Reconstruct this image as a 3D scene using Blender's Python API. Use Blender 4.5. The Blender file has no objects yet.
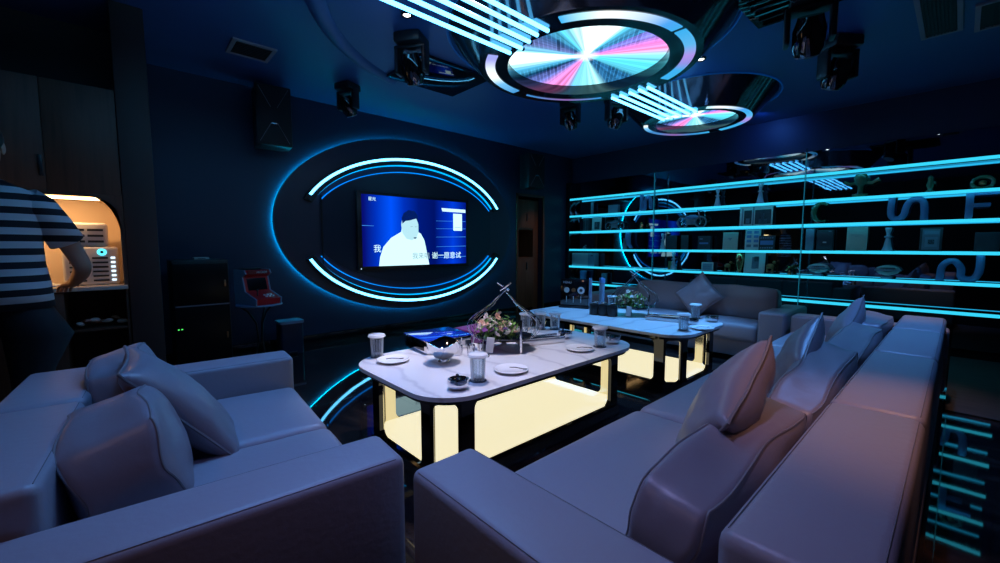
import bpy, bmesh, math, random
from mathutils import Vector, Matrix, noise
random.seed(7)
SC = bpy.context.scene
COL = SC.collection
PI = math.pi

# ------------------------------------------------------------------ camera, world, exposure
cd = bpy.data.cameras.new('camera'); cam = bpy.data.objects.new('camera', cd); COL.objects.link(cam)
cd.sensor_width = 36; cd.lens = 36*0.420; cd.clip_start = 0.02
cam.location = (0, 0, 1.2)
cam.rotation_euler = (math.radians(90) - math.atan(35.5/420), 0, math.radians(47.6))
SC.camera = cam
w = bpy.data.worlds.new('world'); SC.world = w; w.use_nodes = True
w.node_tree.nodes['Background'].inputs[0].default_value = (0.05, 0.1, 0.2, 1)
w.node_tree.nodes['Background'].inputs[1].default_value = 0.02
SC.view_settings.view_transform = 'Standard'
SC.view_settings.look = 'None'
SC.view_settings.exposure = 0.0
SC.view_settings.gamma = 1.0
SC.cycles.use_denoising = True
SC.cycles.max_bounces = 8
SC.cycles.sample_clamp_indirect = 4.0

def light(name, kind, loc, power, col, target=None, **kw):
    l = bpy.data.lights.new(name, kind); o = bpy.data.objects.new(name, l); COL.objects.link(o)
    l.energy = power; l.color = col; o.location = loc
    if target is not None:
        o.rotation_euler = (Vector(target) - Vector(loc)).to_track_quat('-Z', 'Y').to_euler()
    for k, v in kw.items(): setattr(l, k, v)
    return o
H = 2.95   # ceiling height
# ceiling spots: downlights, plus unseen ones added to light parts of the room
light('spot_table', 'SPOT', (-2.15, 1.75, H-.03), 260, (1.0, .86, .92), (-2.0, 1.65, 0), spot_size=.85, spot_blend=.8, shadow_soft_size=.05)
light('spot_left', 'SPOT', (-2.94, 1.73, H-.03), 78, (.18, .42, 1.0), (-2.3, 1.0, .4), spot_size=1.5, spot_blend=.9, shadow_soft_size=.04)
light('spot_far_table', 'SPOT', (-1.8, 4.15, H-.03), 400, (.10, .40, 1.0), (-2.2, 3.75, 0), spot_size=1.1, spot_blend=.8, shadow_soft_size=.05)
light('fill_far_sofa', 'SPOT', (-2.35, 3.5, H-.03), 620, (.22, .42, 1.0), (-2.3, 5.15, .4), spot_size=.9, spot_blend=.9, shadow_soft_size=.06)  # added without a fixture, placed to brighten the far sofa
light('spot_right_far', 'SPOT', (-.34, 4.17, H-.03), 170, (.10, .34, 1.0), (-.4, 3.5, 0), spot_size=1.3, spot_blend=.9, shadow_soft_size=.05)
light('spot_right_warm', 'SPOT', (.05, 2.05, H-.03), 85, (1.0, .50, .34), (-.14, 1.75, 0), spot_size=.60, spot_blend=1.0, shadow_soft_size=.05)
light('spot_right_end', 'SPOT', (-.2, 5.2, H-.03), 70, (1.0, .55, .42), (-.35, 4.75, .3), spot_size=.6, spot_blend=1.0, shadow_soft_size=.05)
light('spot_right_seat', 'SPOT', (-.95, 1.0, H-.03), 62, (.42, .42, 1.0), (-.75, 1.2, 0), spot_size=1.4, spot_blend=1., shadow_soft_size=.08)
light('spot_left_sofa', 'SPOT', (-2.0, .6, H-.03), 80, (.12, .36, 1.0), (-1.9, .3, .3), spot_size=1.4, spot_blend=1., shadow_soft_size=.08)
light('spot_behind', 'SPOT', (-.6, -1.2, H-.03), 20, (1.0, .55, .42), (-.9, .6, .2), spot_size=1.6, spot_blend=1., shadow_soft_size=.15)
light('washer_blue', 'SPOT', (-2.9, .9, H-.03), 30, (.05, .25, 1.0), (-3.2, .9, 0), spot_size=1.6, spot_blend=1., shadow_soft_size=.06)
light('fill_shelf_wall', 'SPOT', (-1.9, 6.35, H-.03), 9, (.05, .22, 1.0), (-1.9, 6.95, 2.6), spot_size=2.2, spot_blend=1., shadow_soft_size=.05)  # added without a fixture, puts the blue glow above the shelves

# ------------------------------------------------------------------ materials
def mat(name, col=(.5, .5, .5), rough=.5, metal=0, emit=None, es=1, ior=1.5, bump=None, trans=0, alpha=1, coat=0, sheen=0):
    m = bpy.data.materials.new(name); m.use_nodes = True
    b = m.node_tree.nodes['Principled BSDF']; i = b.inputs
    i['Base Color'].default_value = (*col, 1); i['Roughness'].default_value = rough; i['Metallic'].default_value = metal
    i['IOR'].default_value = ior; i['Transmission Weight'].default_value = trans; i['Alpha'].default_value = alpha
    i['Coat Weight'].default_value = coat
    if emit: i['Emission Color'].default_value = (*emit, 1); i['Emission Strength'].default_value = es
    if bump:
        nt = m.node_tree; sc, st = bump
        tc = nt.nodes.new('ShaderNodeTexCoord'); n = nt.nodes.new('ShaderNodeTexNoise'); bp = nt.nodes.new('ShaderNodeBump')
        n.inputs['Scale'].default_value = sc; n.inputs['Detail'].default_value = 6
        bp.inputs['Strength'].default_value = st; bp.inputs['Distance'].default_value = .01
        nt.links.new(tc.outputs['Object'], n.inputs['Vector']); nt.links.new(n.outputs[0], bp.inputs['Height'])
        nt.links.new(bp.outputs[0], i['Normal'])
    return m
def ramp_on(m, sock, stops, scale=(1, 1, 1), nscale=5, kind='noise', detail=5, distort=0):
    nt = m.node_tree; b = nt.nodes['Principled BSDF']
    tc = nt.nodes.new('ShaderNodeTexCoord'); mp = nt.nodes.new('ShaderNodeMapping'); mp.inputs['Scale'].default_value = scale
    if kind == 'wave':
        n = nt.nodes.new('ShaderNodeTexWave'); n.inputs['Distortion'].default_value = distort; n.inputs['Detail'].default_value = detail
    else:
        n = nt.nodes.new('ShaderNodeTexNoise'); n.inputs['Detail'].default_value = detail; n.inputs['Distortion'].default_value = distort
    n.inputs['Scale'].default_value = nscale
    r = nt.nodes.new('ShaderNodeValToRGB'); e = r.color_ramp.elements
    while len(e) < len(stops): e.new(.5)
    for k, (p, c) in enumerate(stops): e[k].position = p; e[k].color = (*c, 1)
    nt.links.new(tc.outputs['Object'], mp.inputs[0]); nt.links.new(mp.outputs[0], n.inputs['Vector'])
    nt.links.new(n.outputs['Fac'] if kind == 'wave' else n.outputs[0], r.inputs[0]); nt.links.new(r.outputs[0], b.inputs[sock])
    return m
M = {}
M['leather'] = mat('leather', (.33, .30, .35), .42, bump=(45, .12))
M['leather_pillow'] = mat('leather_pillow', (.26, .225, .265), .38, bump=(9, .3))
M['piping'] = mat('piping', (.2, .18, .2), .5)
M['seam'] = mat('seam', (.16, .145, .16), .6)
M['rack_glass'] = mat('rack_glass', (.004, .004, .005), .35, ior=1.3)
M['cove'] = mat('cove', (0, .05, .1), .5, emit=(.0, .14, .7), es=.16)
M['black_leg'] = mat('black_leg', (.01, .01, .012), .3)
M['wall'] = mat('wall', (.022, .035, .085), .5, bump=(60, .05))
M['panel'] = mat('panel', (.05, .05, .085), .35)
M['panel_in'] = mat('panel_in', (.02, .03, .06), .3)
M['ceiling'] = mat('ceiling', (.03, .09, .26), .42, ior=1.5)
M['cone'] = mat('cone', (.012, .018, .03), .12, ior=1.8)
M['pillar'] = mat('pillar', (.045, .026, .024), .6)
M['dark'] = mat('dark', (.012, .012, .014), .5)
M['gloss_black'] = mat('gloss_black', (.008, .008, .01), .06, ior=1.8)
M['black_plastic'] = mat('black_plastic', (.015, .015, .018), .35)
M['mirror_black'] = mat('mirror_black', (.16, .215, .26), .02, metal=1, bump=(3.0, .035))
M['chrome'] = mat('chrome', (.72, .72, .74), .08, metal=1)
M['steel_black'] = mat('steel_black', (.05, .05, .055), .05, metal=1)
M['gold_mirror'] = mat('gold_mirror', (.85, .78, .6), .12, metal=1)
M['lightpanel'] = mat('lightpanel', (.8, .8, .7), .4, emit=(1.0, .90, .58), es=.9)
M['cyan'] = mat('cyan', (.0, .1, .1), .4, emit=(.03, .52, .74), es=1.35)
M['cyan_bright'] = mat('cyan_bright', (.1, .2, .2), .4, emit=(.09, .46, .90), es=7)
M['cyan_inner'] = mat('cyan_inner', (.0, .1, .1), .4, emit=(.03, .50, .75), es=4.5)
M['white_cyan'] = mat('white_cyan', (.3, .4, .4), .4, emit=(.10, .50, .90), es=6.5)
M['blue_soft'] = mat('blue_soft', (.0, .1, .2), .4, emit=(.0, .22, .85), es=1.3)
M['cyan_soft'] = mat('cyan_soft', (.0, .1, .1), .4, emit=(.0, .30, .75), es=2.2)
M['backlight'] = mat('backlight', (.0, .1, .1), .4, emit=(.0, .58, .95), es=20)
M['warm_led'] = mat('warm_led', (.8, .5, .3), .4, emit=(1, .62, .25), es=9)
M['spot_led'] = mat('spot_led', (.8, .8, .8), .4, emit=(1, .9, .85), es=12)
M['lit_white'] = mat('lit_white', (.6, .7, .8), .4, emit=(.6, .85, 1), es=1.6)
M['lit_cyan'] = mat('lit_cyan', (.1, .5, .6), .4, emit=(.1, .8, 1), es=1.6)
M['green_led'] = mat('green_led', (0, .3, 0), .4, emit=(.1, 1, .15), es=1.2)
M['white'] = mat('white', (.75, .75, .76), .35)
M['ceramic'] = mat('ceramic', (.88, .86, .87), .15, coat=.5)
M['beige'] = mat('beige', (.5, .46, .42), .5)
M['plastic_white'] = mat('plastic_white', (.55, .5, .48), .45)
M['red'] = mat('red', (.6, .012, .02), .35)
M['red_dark'] = mat('red_dark', (.2, .01, .015), .4)
M['blue_grey'] = mat('blue_grey', (.2, .28, .4), .4)
M['tube_blue'] = mat('tube_blue', (.12, .26, .55), .4)
M['figure_pale'] = mat('figure_pale', (.42, .52, .68), .4)
M['green_glass'] = mat('green_glass', (.06, .2, .12), .12, coat=1)
M['gold'] = mat('gold', (.75, .42, .2), .25, metal=1)
M['bronze'] = mat('bronze', (.45, .22, .1), .35, metal=.8)
M['paper'] = mat('paper', (.6, .62, .66), .6)
M['ink'] = mat('ink', (.03, .04, .06), .6)
M['ink_mid'] = mat('ink_mid', (.16, .2, .28), .6)
M['purple'] = mat('purple', (.16, .03, .17), .45)
M['blue_top'] = mat('blue_top', (.01, .05, .5), .06, coat=1)
M['skin'] = mat('skin', (.5, .28, .2), .5)
M['hair'] = mat('hair', (.012, .01, .01), .5)
M['trousers'] = mat('trousers', (.014, .014, .018), .8)
M['leaf'] = mat('leaf', (.16, .32, .06), .5)
M['stem'] = mat('stem', (.2, .28, .1), .5)
M['petal'] = mat('petal', (.78, .62, .58), .5)
M['petal_peach'] = mat('petal_peach', (.8, .45, .34), .5)
M['petal_pale'] = mat('petal_pale', (.8, .76, .62), .5)
M['packet'] = mat('packet', (.35, .1, .05), .35)
M['packet_pale'] = mat('packet_pale', (.5, .4, .35), .35)
M['vent'] = mat('vent', (.26, .24, .28), .5)
M['vent_dark'] = mat('vent_dark', (.015, .015, .017), .6)
M['warm_wood'] = ramp_on(mat('warm_wood', rough=.5), 'Base Color', [(.3, (.10, .04, .018)), (.7, (.17, .07, .032))], (8, 8, .7), 3, detail=6)
M['wood'] = ramp_on(mat('wood', rough=.55), 'Base Color', [(.3, (.06, .028, .018)), (.55, (.10, .048, .03)), (.75, (.075, .036, .024))], (9, 9, .6), 3, detail=7)
M['niche'] = mat('niche', (.55, .42, .32), .5)
M['marble'] = ramp_on(mat('marble', rough=.22), 'Base Color', [(.0, (.60, .58, .61)), (.03, (.70, .68, .70)), (.1, (.75, .73, .74)), (1, (.76, .74, .75))], (1, 1, 1), 1.1, kind='wave', detail=6, distort=9)
M['runner'] = ramp_on(mat('runner', rough=.7), 'Base Color', [(.35, (.012, .009, .008)), (.6, (.035, .024, .018))], (1, 9, 1), 4, detail=5)
M['carton'] = mat('carton', (.45, .5, .58), .5)

def floor_mat():
    m = mat('floor', rough=.03, ior=1.9); nt = m.node_tree; b = nt.nodes['Principled BSDF']
    ramp_on(m, 'Base Color', [(.35, (.004, .004, .007)), (.55, (.02, .014, .013)), (.62, (.045, .03, .026)), (.7, (.007, .007, .009))], (.5, 1.6, 1), 2.2, detail=8, distort=1.4)  # brown marbling, strengthened to stand in for reflected streaks
    tc = nt.nodes.new('ShaderNodeTexCoord'); br = nt.nodes.new('ShaderNodeTexBrick')
    br.offset = 0; br.inputs['Scale'].default_value = 1; br.inputs['Mortar Size'].default_value = .002
    br.inputs['Brick Width'].default_value = .8; br.inputs['Row Height'].default_value = .8
    nn = nt.nodes.new('ShaderNodeTexNoise'); nn.inputs['Scale'].default_value = 2.5; nn.inputs['Detail'].default_value = 2
    bp = nt.nodes.new('ShaderNodeBump'); bp.inputs['Strength'].default_value = .10; bp.inputs['Distance'].default_value = .004
    nt.links.new(tc.outputs['Object'], nn.inputs['Vector']); nt.links.new(nn.outputs[0], bp.inputs['Height'])
    nt.links.new(bp.outputs[0], b.inputs['Normal'])
    mx = nt.nodes.new('ShaderNodeMix'); mx.data_type = 'FLOAT'; mx.inputs[2].default_value = .03; mx.inputs[3].default_value = .14
    nt.links.new(tc.outputs['Object'], br.inputs['Vector']); nt.links.new(br.outputs['Fac'], mx.inputs[0]); nt.links.new(mx.outputs[0], b.inputs['Roughness'])
    return m
M['floor'] = floor_mat()

def glass_mat(name, tint, fac, extra=None):
    m = bpy.data.materials.new(name); m.use_nodes = True; nt = m.node_tree; nt.nodes.clear()
    o = nt.nodes.new('ShaderNodeOutputMaterial'); t = nt.nodes.new('ShaderNodeBsdfTransparent'); g = nt.nodes.new('ShaderNodeBsdfPrincipled')
    g.inputs['Base Color'].default_value = (*tint, 1); g.inputs['Roughness'].default_value = .08
    t.inputs[0].default_value = (.93, .96, .97, 1)
    mx = nt.nodes.new('ShaderNodeMixShader'); lw = nt.nodes.new('ShaderNodeLayerWeight'); lw.inputs[0].default_value = .35
    ad = nt.nodes.new('ShaderNodeMath'); ad.operation = 'ADD'; ad.use_clamp = True; ad.inputs[1].default_value = fac
    nt.links.new(lw.outputs['Facing'], ad.inputs[0]); nt.links.new(ad.outputs[0], mx.inputs[0])
    nt.links.new(t.outputs[0], mx.inputs[1]); nt.links.new(g.outputs[0], mx.inputs[2]); nt.links.new(mx.outputs[0], o.inputs[0])
    return m
M['glass'] = glass_mat('glass', (.92, .95, 1.0), .05)
M['acrylic'] = glass_mat('acrylic', (.02, .35, .5), .10)

def shirt_mat():
    m = mat('shirt', rough=.85); nt = m.node_tree; b = nt.nodes['Principled BSDF']
    tc = nt.nodes.new('ShaderNodeTexCoord'); sp = nt.nodes.new('ShaderNodeSeparateXYZ')
    mu = nt.nodes.new('ShaderNodeMath'); mu.operation = 'MULTIPLY'; mu.inputs[1].default_value = 1/.072
    fr = nt.nodes.new('ShaderNodeMath'); fr.operation = 'FRACT'; gt = nt.nodes.new('ShaderNodeMath'); gt.operation = 'GREATER_THAN'; gt.inputs[1].default_value = .5
    mx = nt.nodes.new('ShaderNodeMix'); mx.data_type = 'RGBA'; mx.inputs[6].default_value = (.012, .012, .02, 1); mx.inputs[7].default_value = (.62, .62, .66, 1)
    nt.links.new(tc.outputs['Object'], sp.inputs[0]); nt.links.new(sp.outputs['Z'], mu.inputs[0]); nt.links.new(mu.outputs[0], fr.inputs[0])
    nt.links.new(fr.outputs[0], gt.inputs[0]); nt.links.new(gt.outputs[0], mx.inputs[0]); nt.links.new(mx.outputs[2], b.inputs['Base Color'])
    return m
M['shirt'] = shirt_mat()

def disc_mat(name, rot):
    """LED screen picture: coloured beams fanning out of the centre, with dark striped stretches."""
    m = bpy.data.materials.new(name); m.use_nodes = True; nt = m.node_tree; nt.nodes.clear(); L = nt.links.new; N = nt.nodes.new
    out = N('ShaderNodeOutputMaterial'); em = N('ShaderNodeEmission'); em.inputs[1].default_value = 1.35
    tc = N('ShaderNodeTexCoord'); sp = N('ShaderNodeSeparateXYZ'); L(tc.outputs['Object'], sp.inputs[0])
    at = N('ShaderNodeMath'); at.operation = 'ARCTAN2'; L(sp.outputs['Y'], at.inputs[0]); L(sp.outputs['X'], at.inputs[1])
    a1 = N('ShaderNodeMath'); a1.operation = 'ADD'; a1.inputs[1].default_value = rot + 2*PI
    a2 = N('ShaderNodeMath'); a2.operation = 'DIVIDE'; a2.inputs[1].default_value = 2*PI
    fr = N('ShaderNodeMath'); fr.operation = 'FRACT'
    L(at.outputs[0], a1.inputs[0]); L(a1.outputs[0], a2.inputs[0]); L(a2.outputs[0], fr.inputs[0])
    r = N('ShaderNodeValToRGB'); e = r.color_ramp.elements
    def A(d): return ((d + 360) % 360)/360
    st = sorted([(A(-175), (.0, .04, .12)), (A(-160), (.1, .55, .9)), (A(-150), (.5, .95, 1)), (A(-143), (1.3, 1.6, 1.6)), (A(-130), (1.3, 1.6, 1.6)),
        (A(-122), (.2, .7, 1)), (A(-108), (.15, .2, .5)), (A(-90), (.03, .12, .3)), (A(-74), (.1, .6, .85)), (A(-62), (.5, 1, 1.1)), (A(-50), (1.4, 1.6, 1.6)),
        (A(-28), (1.4, 1.6, 1.6)), (A(-18), (.1, .6, .9)), (A(-6), (.05, .25, .5)), (A(10), (.25, .25, .85)), (A(22), (.9, .25, .75)), (A(34), (1.1, .35, .75)),
        (A(44), (.3, .8, 1)), (A(62), (.1, .75, .95)), (A(80), (.1, .6, .8)), (A(88), (.02, .15, .35)), (A(108), (.03, .18, .4)), (A(116), (.4, .95, 1)),
        (A(127), (.3, .9, 1)), (A(138), (.15, .55, .9)), (A(146), (1.0, .25, .65)), (A(157), (.9, .3, .75)), (A(168), (.2, .25, .75))])
    while len(e) < len(st): e.new(.5)
    for k, (p, c) in enumerate(st): e[k].position = p; e[k].color = (*c, 1)
    L(fr.outputs[0], r.inputs[0])
    ln = N('ShaderNodeVectorMath'); ln.operation = 'LENGTH'; L(tc.outputs['Object'], ln.inputs[0])
    # thin rays
    ns = N('ShaderNodeTexNoise'); ns.inputs['Scale'].default_value = 70; ns.inputs['Detail'].default_value = 3
    cb = N('ShaderNodeCombineXYZ'); L(fr.outputs[0], cb.inputs[0]); L(cb.outputs[0], ns.inputs['Vector'])
    mr = N('ShaderNodeMapRange'); mr.inputs[1].default_value = .35; mr.inputs[2].default_value = .65; mr.inputs[3].default_value = .55; mr.inputs[4].default_value = 1.3
    L(ns.outputs[0], mr.inputs[0])
    # window-like bars across the darker stretches
    br = N('ShaderNodeTexBrick'); br.offset = .5; br.inputs['Scale'].default_value = 1; br.inputs['Brick Width'].default_value = .33; br.inputs['Row Height'].default_value = .034
    br.inputs['Mortar Size'].default_value = .005; br.inputs['Color1'].default_value = (.10, .10, .10, 1); br.inputs['Color2'].default_value = (1.0, 1.0, 1.0, 1); br.inputs['Mortar'].default_value = (1.3, 1.3, 1.3, 1)
    mp = N('ShaderNodeMapping'); mp.inputs['Rotation'].default_value = (0, 0, .9); L(tc.outputs['Object'], mp.inputs[0]); L(mp.outputs[0], br.inputs['Vector'])
    lum = N('ShaderNodeRGBToBW'); L(r.outputs[0], lum.inputs[0])
    dk = N('ShaderNodeMapRange'); dk.inputs[1].default_value = .1; dk.inputs[2].default_value = .45; dk.inputs[3].default_value = .85; dk.inputs[4].default_value = 0; L(lum.outputs[0], dk.inputs[0])
    mxb = N('ShaderNodeMix'); mxb.data_type = 'FLOAT'; mxb.inputs[2].default_value = 1; L(dk.outputs[0], mxb.inputs[0]); L(br.outputs['Color'], mxb.inputs[3])
    m1 = N('ShaderNodeMath'); m1.operation = 'MULTIPLY'; L(mr.outputs[0], m1.inputs[0]); L(mxb.outputs[0], m1.inputs[1])
    vm = N('ShaderNodeVectorMath'); vm.operation = 'SCALE'; L(r.outputs[0], vm.inputs[0]); L(m1.outputs[0], vm.inputs['Scale'])
    # bright core
    cr = N('ShaderNodeMapRange'); cr.inputs[1].default_value = .0; cr.inputs[2].default_value = .12; cr.inputs[3].default_value = .9; cr.inputs[4].default_value = 0
    L(ln.outputs['Value'], cr.inputs[0])
    va = N('ShaderNodeVectorMath'); va.operation = 'ADD'; L(vm.outputs[0], va.inputs[0]); L(cr.outputs[0], va.inputs[1])
    L(va.outputs[0], em.inputs[0]); L(em.outputs[0], out.inputs[0])
    return m
M['disc_big'] = disc_mat('disc_big', 0); M['disc_small'] = disc_mat('disc_small', .2)

def screen_mat():
    """TV picture backdrop: blue stage with soft vertical beams and thin horizontal light lines."""
    m = bpy.data.materials.new('tv_picture'); m.use_nodes = True; nt = m.node_tree; nt.nodes.clear(); L = nt.links.new; N = nt.nodes.new
    out = N('ShaderNodeOutputMaterial'); em = N('ShaderNodeEmission'); em.inputs[1].default_value = 1.0
    tc = N('ShaderNodeTexCoord'); sp = N('ShaderNodeSeparateXYZ'); L(tc.outputs['Object'], sp.inputs[0])
    a = N('ShaderNodeMapRange'); a.inputs[1].default_value = -.85; a.inputs[2].default_value = .85; L(sp.outputs['Y'], a.inputs[0])
    r = N('ShaderNodeValToRGB'); e = r.color_ramp.elements
    st = [(0, (.002, .004, .16)), (.1, (.0, .03, .5)), (.24, (.0, .09, 1.0)), (.36, (.0, .03, .5)), (.5, (.0, .01, .2)), (.66, (.0, .006, .14)), (.8, (.0, .03, .55)), (.86, (.0, .05, .75)), (1, (.0, .01, .25))]
    while len(e) < len(st): e.new(.5)
    for k, (p, c) in enumerate(st): e[k].position = p; e[k].color = (*c, 1)
    L(a.outputs[0], r.inputs[0]); L(r.outputs[0], em.inputs[0]); L(em.outputs[0], out.inputs[0])
    return m
M['tv_picture'] = screen_mat()
M['tv_white'] = mat('tv_white', (0, 0, 0), .5, emit=(.62, .95, 1.0), es=1.25)
M['tv_face'] = mat('tv_face', (0, 0, 0), .5, emit=(.5, .85, .95), es=1.0)
M['tv_dark'] = mat('tv_dark', (0, 0, 0), .5, emit=(.0, .01, .12), es=1)
M['tv_line'] = mat('tv_line', (0, 0, 0), .5, emit=(.05, .3, .9), es=1)
M['tv_grey'] = mat('tv_grey', (0, 0, 0), .5, emit=(.25, .42, .5), es=1)

# ------------------------------------------------------------------ mesh helpers
class MB:
    """collects shapes into one mesh"""
    def __init__(s): s.bm = bmesh.new()
    def _x(s, vs, mtx):
        if mtx is not None: bmesh.ops.transform(s.bm, matrix=mtx, verts=vs)
    def box(s, x0, x1, y0, y1, z0, z1, bev=0, seg=2, mtx=None):
        r = bmesh.ops.create_cube(s.bm, size=1); vs = r['verts']
        for v in vs: v.co = Vector(((x0+x1)/2 + v.co.x*(x1-x0), (y0+y1)/2 + v.co.y*(y1-y0), (z0+z1)/2 + v.co.z*(z1-z0)))
        if bev > 0:
            b = bev*.999
            es = list({e for v in vs for e in v.link_edges})
            rr = bmesh.ops.bevel(s.bm, geom=es, offset=b, segments=seg, profile=.5, affect='EDGES')
            vs = list({v for f in rr['faces'] for v in f.verts} | {v for v in vs if v.is_valid})
            # collect whole island
            seen = set(vs); st = list(vs)
            while st:
                v = st.pop()
                for e in v.link_edges:
                    o = e.other_vert(v)
                    if o not in seen: seen.add(o); st.append(o)
            vs = list(seen)
        s._x(vs, mtx); return s
    def cyl(s, c, r, h, n=24, r2=None, mtx=None, axis='z'):
        m = Matrix.Translation(Vector(c))
        if axis == 'x': m = m @ Matrix.Rotation(PI/2, 4, 'Y')
        if axis == 'y': m = m @ Matrix.Rotation(-PI/2, 4, 'X')
        m = m @ Matrix.Translation((0, 0, h/2))
        q = bmesh.ops.create_cone(s.bm, cap_ends=True, segments=n, radius1=r, radius2=r if r2 is None else r2, depth=h, matrix=m)
        s._x(q['verts'], mtx); return s
    def ball(s, c, r, n=12, sc=(1, 1, 1), mtx=None):
        q = bmesh.ops.create_uvsphere(s.bm, u_segments=n, v_segments=max(6, n*2//3), radius=r)
        for v in q['verts']: v.co = Vector((v.co.x*sc[0], v.co.y*sc[1], v.co.z*sc[2])) + Vector(c)
        s._x(q['verts'], mtx); return s
    def lathe(s, prof, c=(0, 0, 0), n=28, mtx=None, sx=1, sy=1):
        """prof: list of (r, z); r=0 closes"""
        c = Vector(c); rings = []
        allv = []
        for r, z in prof:
            if r < 1e-6: ring = [s.bm.verts.new(c + Vector((0, 0, z)))]
            else: ring = [s.bm.verts.new(c + Vector((r*sx*math.cos(2*PI*k/n), r*sy*math.sin(2*PI*k/n), z))) for k in range(n)]
            rings.append(ring); allv += ring
        for a, b in zip(rings, rings[1:]):
            for k in range(n):
                k2 = (k+1) % n
                if len(a) == 1 and len(b) == 1: continue
                if len(a) == 1: f = (a[0], b[k2], b[k])
                elif len(b) == 1: f = (a[k], a[k2], b[0])
                else: f = (a[k], a[k2], b[k2], b[k])
                try: s.bm.faces.new(f)
                except ValueError: pass
        s._x(allv, mtx); return s
    def tube(s, pts, r, n=8, closed=False, mtx=None, rads=None):
        pts = [Vector(p) for p in pts]; rings = []; allv = []; N = len(pts)
        up = Vector((0, 0, 1)); prev = None
        for i, p in enumerate(pts):
            if closed: t = pts[(i+1) % N] - pts[i-1]
            else: t = pts[min(i+1, N-1)] - pts[max(i-1, 0)]
            t.normalize()
            if prev is None:
                a = up if abs(t.dot(up)) < .9 else Vector((1, 0, 0)); u = t.cross(a).normalized()
            else:
                u = (prev - t*prev.dot(t)); u = u.normalized() if u.length > 1e-6 else t.orthogonal().normalized()
            prev = u; v = t.cross(u); rr = rads[i] if rads else r
            ring = [s.bm.verts.new(p + u*math.cos(2*PI*k/n)*rr + v*math.sin(2*PI*k/n)*rr) for k in range(n)]
            rings.append(ring); allv += ring
        L = N if closed else N-1
        for i in range(L):
            a, b = rings[i], rings[(i+1) % N]
            for k in range(n): s.bm.faces.new((a[k], a[(k+1) % n], b[(k+1) % n], b[k]))
        if not closed:
            s.bm.faces.new(list(reversed(rings[0]))); s.bm.faces.new(rings[-1])
        s._x(allv, mtx); return s
    def prism(s, poly, z0, z1, mtx=None, hole=None):
        """poly: (x,y) outline extruded z0..z1, optional hole with the same number of points"""
        lo = [s.bm.verts.new((x, y, z0)) for x, y in poly]; hi = [s.bm.verts.new((x, y, z1)) for x, y in poly]; n = len(poly); allv = lo + hi
        for k in range(n): s.bm.faces.new((lo[k], lo[(k+1) % n], hi[(k+1) % n], hi[k]))
        if hole is None:
            s.bm.faces.new(list(reversed(lo))); s.bm.faces.new(hi)
        else:
            l2 = [s.bm.verts.new((x, y, z0)) for x, y in hole]; h2 = [s.bm.verts.new((x, y, z1)) for x, y in hole]; allv += l2 + h2
            for k in range(n):
                q = (k+1) % n
                s.bm.faces.new((l2[q], l2[k], h2[k], h2[q])); s.bm.faces.new((hi[k], hi[q], h2[q], h2[k])); s.bm.faces.new((lo[q], lo[k], l2[k], l2[q]))
        s._x(allv, mtx); return s
    def build(s, name, m, parent=None, smooth=40, loc=None, rot=None):
        bmesh.ops.recalc_face_normals(s.bm, faces=s.bm.faces)
        me = bpy.data.meshes.new(name); s.bm.to_mesh(me); s.bm.free()
        if isinstance(m, str): m = M[m]
        me.materials.append(m)
        if smooth:
            for p in me.polygons: p.use_smooth = True
            me.set_sharp_from_angle(angle=math.radians(smooth))
        o = bpy.data.objects.new(name, me); COL.objects.link(o)
        if parent is not None: o.parent = parent
        if loc is not None: o.location = loc
        if rot is not None: o.rotation_euler = rot
        return o

def tag(o, label, cat, group=None, kind=None):
    o['label'] = label; o['category'] = cat
    if group: o['group'] = group
    if kind: o['kind'] = kind
    return o
def thing(name, label, cat, loc=(0, 0, 0), rz=0, group=None, rot=None):
    o = bpy.data.objects.new(name, None); COL.objects.link(o); o.empty_display_size = .1
    o.location = loc; o.rotation_euler = rot if rot else (0, 0, rz)
    return tag(o, label, cat, group)
def struct(name, mb, m, label=None):
    o = mb.build(name, m); o['kind'] = 'structure'
    if label: o['label'] = label
    return o
def dup(root, loc, rz=None, label=None):
    r = root.copy(); COL.objects.link(r); r.location = loc
    if rz is not None: r.rotation_euler = (0, 0, rz)
    if label: r['label'] = label
    for ch in list(root.children):
        c = ch.copy(); COL.objects.link(c); c.parent = r
        for g in list(ch.children):
            d = g.copy(); COL.objects.link(d); d.parent = c
    return r
def rrect(x0, x1, y0, y1, r, n=8):
    pts = []
    for cx, cy, a in ((x1-r, y1-r, 0), (x0+r, y1-r, 90), (x0+r, y0+r, 180), (x1-r, y0+r, 270)):
        for k in range(n+1):
            t = math.radians(a + 90*k/n); pts.append((cx + r*math.cos(t), cy + r*math.sin(t)))
    return pts
def frame(c, normal, up, roll=0):
    """matrix: local z -> normal, local y -> up (rolled)"""
    z = Vector(normal).normalized(); u = Vector(up); y = (u - z*u.dot(z)).normalized(); x = y.cross(z)
    m = Matrix((x, y, z)).transposed().to_4x4(); m.translation = Vector(c)
    return m @ Matrix.Rotation(roll, 4, 'Z')
def txt(body, size, m, parent, mtx, name='lettering', depth=.001, bold=False, align='CENTER'):
    c = bpy.data.curves.new('t', 'FONT'); c.body = body; c.size = size; c.extrude = depth; c.align_x = align; c.align_y = 'CENTER'
    if bold: c.offset = size*.02
    o = bpy.data.objects.new('t', c); COL.objects.link(o)
    bpy.context.view_layer.update()
    me = bpy.data.meshes.new_from_object(o.evaluated_get(bpy.context.evaluated_depsgraph_get()))
    bpy.data.objects.remove(o); me.transform(mtx); me.materials.clear(); me.materials.append(M[m])
    q = bpy.data.objects.new(name, me); COL.objects.link(q)
    if parent is not None: q.parent = parent
    return q

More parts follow.
